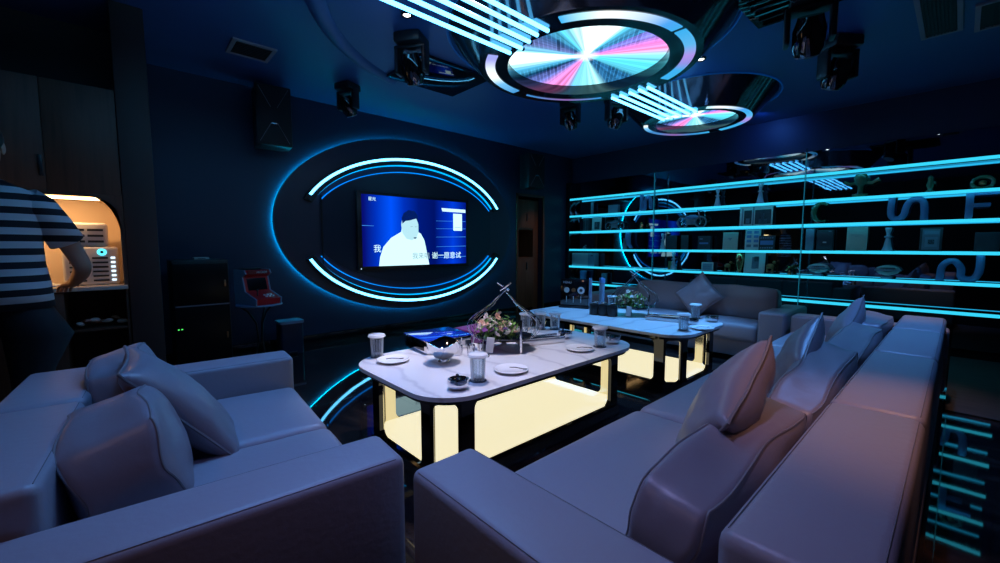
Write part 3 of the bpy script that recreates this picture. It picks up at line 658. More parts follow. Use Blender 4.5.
# ------------------------------------------------------------------ sofas
def sofa(label, loc, rz, L, D, seat_seams, back_seams, ah=.55, bh=.65, sh_=.40, aw=.23, bw=.25):
    s = thing('leather_sofa', label, 'sofa', loc, rz)
    MB().box(.03, L-.03, .04, D-.02, .06, .24, bev=.02).build('base', 'leather', s)
    for x0 in (0, L-aw):
        a = MB().box(x0, x0+aw, 0, D, .06, ah, bev=.028, seg=4).build('armrest', 'leather', s)
        for yy in (.012,):
            i = .006; b = .03
            MB().tube([(x0+b, yy-.011, .09), (x0+b, yy-.011, ah-b), (x0+aw-b, yy-.011, ah-b), (x0+aw-b, yy-.011, .09)], .0013, 6).build('stitching', 'seam', a)
        for xx in (x0 + .012, x0 + aw - .012):
            MB().tube([(xx, .03, ah-.005), (xx, D-.03, ah-.005)], .0012, 6).build('stitching', 'seam', a)
    ss = [aw] + seat_seams + [L-aw]
    for a, b in zip(ss, ss[1:]):
        mb = MB().box(a+.003, b-.003, .005, D-bw-.01, .22, sh_, bev=.045, seg=5)
        bmesh.ops.subdivide_edges(mb.bm, edges=[e for e in mb.bm.edges if e.calc_length() > .25], cuts=6, use_grid_fill=True)
        for v in mb.bm.verts:
            if v.co.z > sh_-.02:
                u = (v.co.x-a)/(b-a)*2-1; t = v.co.y/(D-bw)*2-1
                v.co.z += .018*max(0, (1-u**4))*max(0, (1-t**4)) + .004*noise.noise(v.co*5)
        mb.build('seat_cushion', 'leather', s, smooth=60)
    bs = [aw] + back_seams + [L-aw]
    for a, b in zip(bs, bs[1:]):
        bk = MB().box(a+.002, b-.002, D-bw-.02, D-.02, .22, bh, bev=.03, seg=4).build('backrest', 'leather', s)
        MB().tube([(a+.03, D-bw-.005, bh-.004), (b-.03, D-bw-.005, bh-.002)], .0012, 6).tube([(a+.03, D-.035, bh-.004), (b-.03, D-.035, bh-.004)], .0012, 6).build('stitching', 'seam', bk)
    for x in (.08, L-.08):
        for y in (.08, D-.08): MB().cyl((x, y, 0), .022, .065, 12).build('leg', 'black_leg', s)
    return s
sofa('long grey leather sofa in the right foreground with its back to the camera side', (-1.05, 4.91, 0), -PI/2, 4.31, 1.03, [1.01, 1.96, 3.04], [1.01, 1.96, 3.04])
sofa('short grey leather sofa at the bottom left facing the shelves', (-1.12, .63, 0), math.radians(175.7), 1.73, 1.08, [.80], [.93], sh_=.38, aw=.22)
sofa('far grey leather sofa standing in front of the glowing shelves', (-3.55, 4.66, 0), 0, 2.46, .88, [.85, 1.55], [.85, 1.55], bh=.62)

def puffy(c_, normal, up, w, h, t, label=None, m='leather_pillow', roll=0, name='throw_pillow', cat='pillow', boxy=2.0, sag=0, pinch=.06, seed=0, group=None):
    """stuffed cushion: two bulging faces meeting in a piped seam"""
    n = 22; mb = MB(); grid = {}
    def pos(i, j, side):
        u = -1 + 2*i/n; v = -1 + 2*j/n
        k = max(0, (1-abs(u)**boxy)*(1-abs(v)**boxy))**.42
        px = u*(w/2)*(1 - pinch*(1-v*v)*abs(u)); py = v*(h/2)*(1 - pinch*(1-u*u)*abs(v))
        wr = noise.noise(Vector((u*2.2+seed, v*2.2, side*3)))*.10 + noise.noise(Vector((u*6+seed, v*6, side*3)))*.035
        z = side*(t/2)*k*(1+wr*1.3)
        py -= sag*(1-u*u)*max(0, v)*h
        return Vector((px, py, z + .02*w*noise.noise(Vector((u*1.5, v*1.5, seed+5)))))
    for side in (1, -1):
        for i in range(n+1):
            for j in range(n+1):
                edge = i in (0, n) or j in (0, n)
                if edge and (i, j, 1) in grid and side == -1: grid[i, j, -1] = grid[i, j, 1]; continue
                grid[i, j, side] = mb.bm.verts.new(pos(i, j, side))
        for i in range(n):
            for j in range(n):
                f = [grid[i, j, side], grid[i+1, j, side], grid[i+1, j+1, side], grid[i, j+1, side]]
                mb.bm.faces.new(f if side == 1 else f[::-1])
    per = [(i, 0) for i in range(n)] + [(n, j) for j in range(n)] + [(i, n) for i in range(n, 0, -1)] + [(0, j) for j in range(n, 0, -1)]
    pts = [grid[i, j, 1].co.copy() for i, j in per]
    o = mb.build(name, m, smooth=80); o.matrix_world = frame(c_, normal, up, roll)
    p = MB().tube(pts, .0055, 6, closed=True).build('piping', 'piping', o)
    if label: tag(o, label, cat, group)
    return o
def backcushion(c_, normal, up, w, h, t, label, m='leather_pillow', seed=0, sag=.0, roll=0, rnd=0., taper=0.):
    """box cushion with rounded borders, soft sag and piped edges"""
    mb = MB().box(-w/2, w/2, -h/2, h/2, -t/2, t/2)
    bmesh.ops.subdivide_edges(mb.bm, edges=mb.bm.edges[:], cuts=19, use_grid_fill=True)
    key = {}
    for vert in mb.bm.verts:
        q = vert.co.copy(); u, v, s = q.x/(w/2), q.y/(h/2), q.z/(t/2)
        if abs(abs(s)-1) < 1e-4 and (abs(abs(u)-1) < 1e-4 or abs(abs(v)-1) < 1e-4): key[vert] = (round(s), math.atan2(v, u))
        # square outline drawn in towards a circle-like outline
        rr = max(abs(u), abs(v)); L_ = math.hypot(u, v)
        if L_ > 1e-6 and rnd > 0:
            k = 1 - rnd*(1 - (rr/L_))*rr
            u *= k; v *= k
        r = Vector((u*w/2, v*h/2, q.z))
        bulge = max(0, (1-u*u))*max(0, (1-v*v))
        r.z *= 1 + .38*bulge**.6 - .30*(1 - bulge**.25)
        r.x *= 1 - .05*abs(v)**4
        r.y *= 1 - .10*abs(u)**5
        r.y -= sag*(1-(u-.1)**2)*(v+1)/2*h
        r.y -= taper*h*max(0, u)**2*(v+1)/2
        n1 = noise.noise(Vector((u*2+seed, v*1.5, s)))
        wr = n1*.010 + noise.noise(Vector((u*7+seed, v*5, s*2)))*.003
        vert.co = r + Vector((0, wr, wr*1.6))
    for _ in range(4): bmesh.ops.smooth_vert(mb.bm, verts=mb.bm.verts, factor=.5, use_axis_x=True, use_axis_y=True, use_axis_z=True)
    loops = {1: [], -1: []}
    for vert, (s, a) in key.items(): loops[s].append((a, vert.co + vert.normal*0))
    loops = {s: [p for a, p in sorted(l, key=lambda z: z[0])] for s, l in loops.items()}
    o = mb.build('back_cushion', m, smooth=80); o.matrix_world = frame(c_, normal, up, roll)
    for s in (-1, 1): MB().tube(loops[s], .0038, 6, closed=True).build('piping', 'piping', o)
    return tag(o, label, 'back cushion', 'loose back cushions of the sofas')
# right sofa: four back cushions in a row, three throw pillows before them
for k, (y, lab, z, rl) in enumerate(((1.36, 'wide grey back cushion nearest the camera on the long right sofa', .495, .0), (2.40, 'second grey back cushion from the camera on the long right sofa', .49, -.13),
                     (3.42, 'third grey back cushion from the camera on the long right sofa', .50, -.06), (4.28, 'farthest grey back cushion at the shelf end of the long right sofa', .52, 0))):
    backcushion((-.44, y, z), (-1, 0, .18), (0, 0, 1), .96 if k < 3 else .72, .31, .18, lab, seed=k*3+1, sag=.04, roll=rl, rnd=.25)
puffy((-.545, 1.60, .605), (-1, -.25, .55), (0, 0, 1), .54, .40, .20, 'brownish grey throw pillow nearest the camera on the long right sofa', roll=-.38, seed=2, group='throw pillows on the sofas')
puffy((-.57, 2.72, .565), (-1, -.2, .40), (0, 0, 1), .54, .38, .18, 'grey throw pillow in the middle of the long right sofa', roll=-.38, seed=5, group='throw pillows on the sofas')
puffy((-.56, 4.02, .55), (-1, -.15, .40), (0, 0, 1), .54, .40, .17, 'pointed throw pillow near the far end of the long right sofa', roll=-.42, seed=8, group='throw pillows on the sofas')
# left sofa
backcushion((-1.78, .0, .53), (.05, 1, .32), (0, 0, 1), .54, .37, .21, 'rounded bluish grey back cushion in the left foreground sofa', seed=12, rnd=.75)
backcushion((-2.42, .02, .55), (.05, 1, .25), (0, 0, 1), .46, .40, .19, 'far back cushion of the left foreground sofa partly behind a leaning pillow', seed=15, rnd=.6)
puffy((-2.07, .16, .57), (.06, .80, .62), (0, 0, 1), .42, .54, .17, 'dark bluish throw pillow leaning diagonally on the left foreground sofa', seed=18, roll=.05, group='throw pillows on the sofas')
# far sofa
backcushion((-2.47, 5.16, .565), (0, -1, .2), (0, 0, 1), .84, .38, .2, 'left grey back cushion of the far sofa', seed=21)
backcushion((-1.66, 5.16, .565), (0, -1, .2), (0, 0, 1), .80, .38, .2, 'right grey back cushion of the far sofa', seed=24)
puffy((-2.02, 4.96, .63), (0, -1, .35), (0, 0, 1), .40, .40, .14, 'grey throw pillow standing on its corner on the far sofa', roll=PI/4, seed=27, group='throw pillows on the sofas')

rn = MB().box(-.01, 1.55, 4.40, 6.62, 0, .012, bev=.004).build('floor_runner', 'runner')
tag(rn, 'dark brown runner rug on the floor between the long sofa back and the shelves', 'rug')
# ------------------------------------------------------------------ light tables
def make_table(label, loc, rz):
    """1.8 long (x) by 1.16 wide, marble top on black mirror steel frames round a lit base"""
    t = thing('lit_table', label, 'table', loc, rz)
    LX, LY, ZT = .88, .50, .50
    MB().prism(rrect(-LX, LX, -LY, LY, .24, 12), ZT-.022, ZT).build('tabletop', 'marble', t)
    MB().prism(rrect(-LX+.02, LX-.02, -LY+.02, LY-.02, .23, 12), ZT-.045, ZT-.022).build('top_edge', 'steel_black', t)
    # octagonal base plinth
    def octo(x, y, c): return [(-x+c, -y), (x-c, -y), (x, -y+c), (x, y-c), (x-c, y), (-x+c, y), (-x, y-c), (-x, -y+c)]
    MB().prism(octo(.81, .43, .11), 0, .075).build('plinth', 'gloss_black', t)
    MB().prism(octo(.77, .395, .10), .075, .09).build('light_panel', 'lightpanel', t)
    # side frames: an opening with rounded corners in each of the eight faces
    def panel(p, q, name='side_frame'):
        p = Vector((*p, 0)); q = Vector((*q, 0)); d = q-p; W = d.length; d.normalize(); nrm = Vector((d.y, -d.x, 0))
        z0, z1 = .075, ZT-.045; lw = .082 if W > .3 else .018; r = .045 if W > .3 else .03
        m = Matrix((( d.x, 0, -nrm.x, p.x), (d.y, 0, -nrm.y, p.y), (0, 1, 0, 0), (0, 0, 0, 1)))
        n = 6; hole = rrect(lw, W-lw, z0+.012, z1-.02, r, n)
        out = []
        for (cx, cy) in ((W, z1), (0, z1), (0, z0), (W, z0)):
            out += [(cx, cy)]*(n+1)
        # spread coincident outline points a little along the sides to keep valid faces
        out = []
        hx0, hx1, hy0, hy1 = lw, W-lw, z0+.012, z1-.02
        for (x, y) in hole:
            u = (x - W/2)/((hx1-hx0)/2); v = (y-(hy0+hy1)/2)/((hy1-hy0)/2)
            k = 1/max(abs(u), abs(v)); out.append((W/2 + u*k*W/2, (z0+z1)/2 + v*k*(z1-z0)/2))
        # add exact corners by snapping the diagonal points
        for i, (x, y) in enumerate(out):
            for cx, cy in ((0, z0), (W, z0), (0, z1), (W, z1)):
                pass
        MB().prism(out, 0, .024, mtx=m, hole=hole).build(name, 'steel_black', t, smooth=0)
        g = MB().prism([(W/2+(x-W/2)*.995, y) for x, y in out], .025, .03, mtx=m, hole=[(W/2+(x-W/2)*1.0, y) for x, y in hole]).build('mirror_lining', 'gold_mirror', t, smooth=0)
    o = octo(.80, .42, .11)
    for a, b in zip(o, o[1:]+o[:1]): panel(a, b)
    return t
T1 = make_table('near table with white marble top and glowing yellow base', (-2.005, 1.885, 0), PI/2)
T2 = dup(T1, (-2.27, 3.66, 0), 0, 'far table with white marble top and glowing base before the far sofa')
for tx, ty, lx, ly in ((-2.09, 1.91, .9, 1.6), (-2.26, 3.70, 1.6, .9)):
    pass

TZ = .5005
def lidded_glass(x, y, lab):
    t = thing('lidded_glass', lab, 'glass', (x, y, TZ), group='clear tumblers under white lids')
    MB().lathe([(0, 0), (.034, 0), (.036, .004), (.041, .125), (.038, .125), (.033, .02), (0, .018)], n=28).build('tumbler', 'glass', t)
    mb = MB()
    for k in range(14):
        a = 2*PI*k/14; mb.tube([(.035*math.cos(a), .035*math.sin(a), .012), (.0405*math.cos(a), .0405*math.sin(a), .115)], .0018, 5)
    mb.build('ribs', 'glass', t)
    MB().lathe([(0, .126), (.05, .126), (.056, .132), (.05, .142), (.03, .147), (0, .147)], n=28).build('lid', 'ceramic', t)
    MB().lathe([(0, -.0), (.045, 0), (.045, .003), (0, .003)], n=28).build('coaster', 'ink', t)
    return t
g0 = lidded_glass(-2.46, 1.19, 'lidded glass at the left corner of the near table')
dup(g0, (-1.66, 1.36, TZ), label='lidded glass at the front corner of the near table beside the chrome bowl')
dup(g0, (-1.66, 2.46, TZ), label='lidded glass at the right end of the near table')
dup(g0, (-1.52, 3.46, TZ), label='lidded glass at the near right corner of the far table')
dup(g0, (-1.70, 4.12, TZ), label='lidded glass at the rear right corner of the far table beside a small bowl')
dup(g0, (-2.62, 4.1, TZ), label='lidded glass on the rear left of the far table behind the flowers')

def plate(x, y, lab, rz=0):
    t = thing('side_plate', lab, 'plate', (x, y, TZ), rz, group='white side plates with small forks')
    MB().lathe([(0, 0), (.06, 0), (.09, .01), (.098, .016), (.095, .019), (.085, .014), (.06, .006), (0, .006)], n=36).build('dish', 'ceramic', t)
    return t
def fork(x, y, rz, lab):
    mb = MB().tube([(-.055, 0, .018), (-.02, 0, .022), (.02, 0, .020)], .0022, 6).tube([(.02, 0, .02), (.03, .006, .019), (.05, .006, .021)], .0016, 5).tube([(.02, 0, .02), (.03, -.006, .019), (.05, -.006, .021)], .0016, 5)
    o = mb.build('dessert_fork', 'steel_black'); o.location = (x, y, TZ-.002); o.rotation_euler = (0, 0, rz); return tag(o, lab, 'fork', 'dessert forks lying on plates')
plate(-2.29, 1.21, 'white side plate at the left corner of the near table'); fork(-2.28, 1.22, .9, 'small fork on the plate at the left corner of the near table')
plate(-1.66, 1.60, 'white side plate beside the front lidded glass on the near table'); fork(-1.63, 1.63, .4, 'small fork on the plate beside the front lidded glass')
plate(-1.70, 2.28, 'white side plate at the right end of the near table'); fork(-1.67, 2.30, .7, 'small fork on the plate at the right end of the near table')
plate(-1.44, 3.62, 'white side plate at the right end of the far table'); fork(-1.43, 3.63, .7, 'small fork on the plate on the far table')

def bowl(x, y, s, name, lab, foot=True, m='chrome'):
    prof = [(0, .0), (.03, 0), (.032, .008), (.022, .02), (.05, .032), (.082, .07), (.095, .115), (.092, .117), (.078, .072), (.045, .037), (0, .03)]
    o = MB().lathe(prof, n=40).build(name, m); o.location = (x, y, TZ); o.scale = (s, s, s*.95); return tag(o, lab, 'bowl', 'polished metal bowls')
b = bowl(-2.07, 1.43, 1.12, 'chrome_bowl', 'large polished metal bowl in the middle front of the near table')
for v in b.data.vertices:
    if v.co.z > .06: v.co.z += .012*math.sin(3*math.atan2(v.co.y, v.co.x) + .6)*(v.co.z-.06)/.055
def ashtray(x, y, lab, s=1):
    t = thing('metal_ashtray', lab, 'ashtray', (x, y, TZ), group='polished round ashtrays'); t.scale = (s, s, s)
    MB().lathe([(0, 0), (.035, 0), (.05, .012), (.056, .03), (.052, .05), (.044, .052), (.046, .035), (.04, .015), (0, .012)], n=32).build('bowl', 'chrome', t)
    MB().lathe([(0, .013), (.039, .016), (.043, .03), (0, .03)], n=24).build('inside', 'gloss_black', t)
    mb = MB()
    for k in range(3):
        a = 2*PI*k/3+.5; mb.box(.040, .056, -.008, .008, .046, .058, bev=.003, mtx=Matrix.Rotation(a, 4, 'Z'))
    mb.build('rest', 'chrome', t); return t
a0 = ashtray(-1.63, 1.21, 'round metal ashtray at the front corner of the near table')
for x, y, l in ((-2.0, 2.50, 'round metal ashtray behind the drinks tray on the near table'), (-1.66, 2.62, 'round metal ashtray at the right tip of the near table'),
                (-1.58, 3.76, 'round metal ashtray in front of the tray on the far table'), (-1.52, 4.05, 'round metal ashtray at the rear right tip of the far table')):
    dup(a0, (x, y, TZ), label=l)

# chrome warming box with blue glass top, purple folder, small cups
t = thing('burner_box', 'chrome tabletop burner box with glossy blue top on the near table', 'burner', (-2.42, 1.60, TZ), math.radians(-4))
MB().box(-.16, .16, -.15, .20, .0, .085, bev=.008).build('housing', 'chrome', t)
MB().box(-.165, .165, -.155, .205, .086, .095, bev=.003).build('glass_top', 'blue_top', t)
MB().box(.160, .166, -.06, .14, .02, .06, bev=.002).build('window', 'ceramic', t)
MB().box(-.12, .12, -.155, -.149, .02, .05, bev=.002).build('drawer', 'steel_black', t)
MB().cyl((.16, -.11, .045), .014, .02, axis='x').build('knob', 'steel_black', t)
tag(MB().box(-.16, .16, -.13, .13, 0, .085, bev=.004).build('menu_folder', 'purple', loc=(-2.40, 2.00, TZ), rot=(0, 0, .12)), 'purple menu folder behind the small metal cups on the near table', 'folder')
def cup(x, y, lab, s=1):
    t = thing('metal_cup', lab, 'cup', (x, y, TZ), group='small metal cups with sticks'); t.scale = (s, s, s)
    MB().lathe([(0, 0), (.026, 0), (.028, .06), (.026, .06), (.024, .006), (0, .006)]).build('cup', 'chrome', t)
    MB().tube([(.0, .0, .01), (.02, .012, .11)], .004, 6).build('stick', 'ceramic', t)
    return t
c0 = cup(-2.15, 1.60, 'small metal cup with stick beside the large metal bowl')
dup(c0, (-2.11, 1.67, TZ), label='middle small metal cup behind the large bowl'); dup(c0, (-2.10, 1.75, TZ), label='small metal cup nearest the flower stand')
tag(MB().tube([(-.02, 0, .008), (.02, .01, .008), (.04, 0, .01)], .008).ball((.045, 0, .01), .012).build('bottle_opener', 'steel_black', loc=(-2.02, 1.70, TZ)), 'small dark bottle opener before the metal cups', 'bottle opener')

def flower_stand(x, y, lab1, lab2, n_fl=38, seed=3):
    rnd = random.Random(seed)
    a = math.radians(47.6)
    t = thing('fruit_basket_stand', lab1, 'basket stand', (x, y, TZ), a)
    MB().lathe([(0, .075), (.17, .075), (.2, .09), (.2, .098), (.165, .086), (0, .085)], n=36, sy=.75).build('tray', 'gloss_black', t)
    MB().box(-.125, -.075, -.150, -.138, 0, .10, bev=.003, mtx=Matrix.Rotation(.12, 4, 'Y')).build('foot', 'ceramic', t)
    MB().box(.10, .115, -.13, -.115, 0, .22, bev=.002).build('foot', 'chrome', t)
    MB().box(-.02, .02, .11, .125, 0, .085, bev=.002).build('foot', 'chrome', t)
    for sgn in (-1, 1):
        mb = MB()
        for k in range(6):
            f = -1 + 2*k/5; yb = f*.13
            pts = []
            for i in range(13):
                s = i/12; wd = .215*(1-.25*abs(f)); 
                # bulging outwards, closing in to a crossing point on top
                xx = sgn*(wd*(1+.40*math.sin(PI*min(1, s*1.5)))*(1-s**1.6) - .0*s); zz = .09 + .33*s
                pts.append((xx - sgn*.03*s**6, yb*(1-s**1.3) + sgn*.006, zz))
            mb.tube(pts, .0022, 5)
        mb.build('wire_fan', 'chrome', t)
        MB().tube([(sgn*.03, sgn*.006, .40), (-sgn*.045, sgn*.006, .455)], .007, 8).build('handle_tube', 'chrome', t)
    b = thing('flower_bouquet', lab2, 'flowers', (x, y, TZ+.088), a)
    mb = MB()
    for k in range(16):
        q = rnd.uniform(0, 2*PI); mb.tube([(-.04+.03*math.cos(q), -.05+.02*math.sin(q), .0), (-.04+.13*math.cos(q)*rnd.random(), -.05+.09*math.sin(q), rnd.uniform(.05, .13))], .0025, 5)
    mb.build('stems', 'stem', b)
    mb = MB()
    for k in range(150):
        q = rnd.uniform(0, 2*PI); r = rnd.random()**.5; p = Vector((-.05+.15*r*math.cos(q), -.05+.085*r*math.sin(q), rnd.uniform(.0, .19-.09*r)))
        mt = Matrix.Translation(p) @ Matrix.Rotation(rnd.uniform(0, 6), 4, 'Z') @ Matrix.Rotation(rnd.uniform(-1, 1.4), 4, 'X')
        vs = [mb.bm.verts.new(mt @ Vector(v)) for v in ((0, -.02, 0), (.011, 0, .005), (0, .028, 0), (-.011, 0, .005))]; mb.bm.faces.new(vs)
    mb.build('leaves', 'leaf', b, smooth=0)
    for k in range(n_fl):
        q = 2*PI*k*.382; r = ((k+.5)/n_fl)**.5; p = Vector((-.05+.15*r*math.cos(q), -.05+.085*r*math.sin(q), .15-.10*r+rnd.uniform(-.03, .045)))
        mb = MB(); rad = rnd.uniform(.014, .024)
        tilt = Matrix.Translation(p) @ Matrix.Rotation(rnd.uniform(-.9, .9), 4, 'X') @ Matrix.Rotation(rnd.uniform(-.9, .9), 4, 'Y')
        for i in range(6):
            mt = tilt @ Matrix.Rotation(2*PI*i/6, 4, 'Z') @ Matrix.Translation((rad*.62, 0, .002)) @ Matrix.Rotation(-.5, 4, 'Y')
            mb.ball((0, 0, 0), rad*.55, 8, (1, .75, .25), mtx=mt)
        mb.ball((0, 0, .004), rad*.3, 6, mtx=tilt)
        mb.build('blossom', ('petal', 'petal_pale', 'petal_peach')[k % 3], b)
    return t
flower_stand(-2.06, 1.92, 'wire fruit basket stand with crossed handles on the near table', 'pink and white flower bouquet in the wire stand on the near table')
flower_stand(-2.20, 3.84, 'wire fruit basket stand with crossed handles on the far table', 'pink and white flower bouquet in the wire stand on the far table', seed=9)

# drinks trays with bottles opener racks
def tray(x, y, rz, lab):
    t = thing('serving_tray', lab, 'tray', (x, y, TZ), rz, group='black serving trays')
    MB().box(-.17, .17, -.055, .055, .012, .022, bev=.003).build('board', 'gloss_black', t)
    MB().box(-.175, .175, -.06, -.054, .0, .045, bev=.002).box(-.175, .175, .054, .06, .0, .045, bev=.002).build('rail', 'chrome', t)
    MB().tube([(-.16, -.06, .048), (.16, -.06, .048)], .005).build('light_rod', 'chrome', t)
    return t
tray(-2.02, 2.24, math.radians(72), 'black serving tray with chrome rails in the middle of the near table')
tray(-1.84, 3.80, math.radians(20), 'black serving tray with chrome rails on the far table')
# row of upturned glasses under paper lids at the far left of the near table, and shot glasses
k = 0
spots = [(-2.42, 2.50, 'nearest the flowers'), (-2.36, 2.62, 'at its front'), (-2.42, 2.68, 'at its rear left'), (-2.27, 2.70, 'at its right')]
for x, y, l in spots: dup(g0, (x, y, TZ), label='lidded glass in the cluster behind the wire stand, %s' % l)
sg = thing('shot_glass', 'small clear shot glass in the group behind the wire stand on the near table', 'glass', (-2.36, 2.18, TZ), group='shot glasses grouped on the near table')
MB().lathe([(0, 0), (.02, 0), (.026, .055), (.023, .055), (.018, .01), (0, .01)], n=20).build('tumbler', 'glass', sg)
for i in range(4):
    for j in range(3):
        if i or j: dup(sg, (-2.36 + .062*i - .02*j, 2.18 + .02*i + .07*j, TZ))

# far table: menu stand, three roller cups
t = thing('menu_stand', 'black tabletop menu stand with pictures of dishes at the left end of the far table', 'menu stand', (-2.93, 3.82, TZ), math.radians(24))
MB().box(-.16, .16, -.012, .012, 0, .33, bev=.003, mtx=Matrix.Rotation(-.06, 4, 'X')).build('board', 'gloss_black', t)
MB().box(-.17, .17, -.05, .06, 0, .02, bev=.004).build('foot', 'black_plastic', t)
Rx = Matrix.Rotation(-.06, 4, 'X')
for i, (xx, rr, m) in enumerate(((-.09, .032, 'beige'), (-.01, .024, 'bronze'), (.075, .04, 'ceramic'))):
    MB().cyl((xx, -.016, .2), rr, .003, 24, axis='y', mtx=Rx).build('dish_picture', m, t)
    if i == 2: MB().cyl((xx, -.018, .2), .018, .002, 20, axis='y', mtx=Rx).build('dish_picture', 'ink', t)
    MB().box(xx-.004, xx+.004, -.0145, -.013, .06, .13, mtx=Rx).build('caption', 'paper', t)
txt('MENU', .035, 'paper', t, Rx @ Matrix.Translation((-.085, -.0150, .285)) @ Matrix.Rotation(PI/2, 4, 'X'))
MB().box(.165, .195, -.015, .015, 0, .34, bev=.003).build('side_post', 'blue_grey', t)
t = thing('tall_bottle', 'tall pale blue bottle beside the menu stand on the far table', 'bottle', (-2.70, 4.02, TZ))
MB().lathe([(0, 0), (.028, 0), (.03, .01), (.03, .2), (.03, .29), (0, .29)]).build('body', 'blue_grey', t)
MB().lathe([(0, .291), (.033, .291), (.033, .34), (0, .345)]).build('cap', 'tube_blue', t)
def dice(x, y, lab):
    t = thing('dice_cup', lab, 'dice cup', (x, y, TZ), group='black dice cups on the far table')
    MB().lathe([(0, 0), (.052, 0), (.055, .01), (.052, .10), (.05, .11), (0, .11)], n=28).build('cup', 'black_plastic', t)
    MB().ball((0, 0, .122), .022, 12, (1.3, 1.3, .7)).ball((.02, .01, .125), .014, 10).build('knob', 'chrome', t); return t
d0 = dice(-2.50, 3.60, 'black dice cup with shiny knob, leftmost of the three on the far table')
dup(d0, (-2.41, 3.62, TZ), label='black dice cup with shiny knob, middle of the three on the far table')
dup(d0, (-2.32, 3.64, TZ), label='black dice cup with shiny knob, rightmost of the three on the far table')

# ------------------------------------------------------------------ ceiling: LED discs on flared drums
ZD = 2.70
def disc_lamp(cx, cy, r_ring, r_in, r_low, r_top, screen, arcs, label):
    t = thing('ceiling_disc', label, 'ceiling light', (cx, cy, 0), group='round LED screens on the ceiling')
    n = 72
    mb = MB(); mb.lathe([(r_top, H-.001), (r_top-.02, H-.02), (r_low, ZD+.005), (r_low-.006, ZD), (r_in, ZD), (r_in, ZD+.10), (0, ZD+.10)], n=n)
    mb.build('drum', 'cone', t, smooth=35)
    MB().cyl((0, 0, 0), r_in-.002, .006, n).build('led_screen', screen, t, loc=(0, 0, ZD+.085))
    MB().tube([((r_top+.012)*math.cos(2*PI*k/72), (r_top+.012)*math.sin(2*PI*k/72), H-.012) for k in range(72)], .007, 6, closed=True).build('cove_strip', 'cove', t)
    for a0, a1, w in arcs:
        mb = MB(); rows = []
        K = 24
        for k in range(K+1):
            a = math.radians(a0 + (a1-a0)*k/K); co, si = math.cos(a), math.sin(a)
            rows.append([mb.bm.verts.new((rr*co, rr*si, z)) for rr, z in ((r_ring-w/2, ZD-.006), (r_ring+w/2, ZD-.006), (r_ring+w/2, ZD+.002), (r_ring-w/2, ZD+.002))])
        for a, b in zip(rows, rows[1:]):
            for k in range(4): mb.bm.faces.new((a[k], a[(k+1) % 4], b[(k+1) % 4], b[k]))
        mb.bm.faces.new(rows[0]); mb.bm.faces.new(list(reversed(rows[-1])))
        mb.build('light_arc', 'arc_led', t)
    return t
def arc_mat():
    m = bpy.data.materials.new('arc_led'); m.use_nodes = True; nt = m.node_tree; nt.nodes.clear(); L = nt.links.new; N = nt.nodes.new
    out = N('ShaderNodeOutputMaterial'); em = N('ShaderNodeEmission'); em.inputs[1].default_value = 1.0
    tc = N('ShaderNodeTexCoord'); sp = N('ShaderNodeSeparateXYZ'); L(tc.outputs['Object'], sp.inputs[0])
    at = N('ShaderNodeMath'); at.operation = 'ARCTAN2'; L(sp.outputs['Y'], at.inputs[0]); L(sp.outputs['X'], at.inputs[1])
    mr = N('ShaderNodeMapRange'); mr.inputs[1].default_value = -PI; mr.inputs[2].default_value = PI; L(at.outputs[0], mr.inputs[0])
    r = N('ShaderNodeValToRGB'); e = r.color_ramp.elements
    st = [((d+180)/360, c) for d, c in ((-180, (.05, .3, .7)), (-160, (.2, .6, 1)), (-148, (1.1, 1.2, 1.2)), (-135, (.9, 1, 1.2)), (-122, (.4, .42, .95)), (-66, (.05, .5, 1)), (-56, (.5, .95, 1.1)), (-45, (1.2, 1.2, 1.2)),
         (-28, (.7, .9, 1.1)), (-12, (.08, .4, .95)), (0, (.05, .45, .9)), (18, (.12, .5, .9)), (32, (.45, .3, .85)), (42, (.3, .3, .8)), (52, (.05, .45, .9)), (90, (.05, .5, .9)), (118, (.05, .3, .7)), (140, (.3, .14, .45)), (165, (.06, .25, .6)))]
    while len(e) < len(st): e.new(.5)
    for k, (p, c) in enumerate(st): e[k].position = p; e[k].color = (*c, 1)
    L(mr.outputs[0], r.inputs[0]); L(r.outputs[0], em.inputs[0]); L(em.outputs[0], out.inputs[0]); return m
M['arc_led'] = arc_mat()
disc_lamp(-2.22, 3.0, .80, .655, .90, 1.14, 'disc_big', [(-66, -3, .08), (0, 66, .08), (-178, -117, .08), (115, 172, .02)], 'large round LED ceiling screen with coloured beams')
disc_lamp(-2.28, 5.3, .57, .46, .62, .86, 'disc_small', [(-56, 82, .06), (96, 214, .05)], 'small round LED ceiling screen nearer the shelves')
bl = None
nm = ['leftmost', 'second from the left', 'middle', 'second from the right', 'rightmost']
for grp, y0, y1, where, ends, xs in (('long glowing ceiling bars', -.4, 2.30, 'leading from the large disc to the camera', (.04, .05, .02, -.01, 0), (-2.445, -2.33, -2.22, -2.115, -2.025)), ('short glowing ceiling bars', 3.78, 4.88, 'linking the two ceiling discs', (0, 0, 0, 0, -.02), (-2.465, -2.37, -2.27, -2.17, -2.08))):
    for i, x in enumerate(xs):
        L_ = (y1 + ends[i]) - y0
        t = thing('ceiling_light_bar', 'white glowing bar %s, %s' % (where, nm[i]), 'ceiling light', (x, y0, ZD-.0145), group=grp)
        MB().tube([(0, .0, 0), (0, L_, 0)], .0135, 12).build('tube_lamp', 'cyan_bright', t)
        MB().cyl((0, L_, 0), .0138, .02, 12, axis='y').build('end_cap', 'black_plastic', t)
        for yy in ((.3, 1.3) if y0 < 0 else (.45,)): MB().cyl((0, yy, .011), .003, H-(ZD-.012)-.012, 8).build('hanger', 'black_plastic', t)

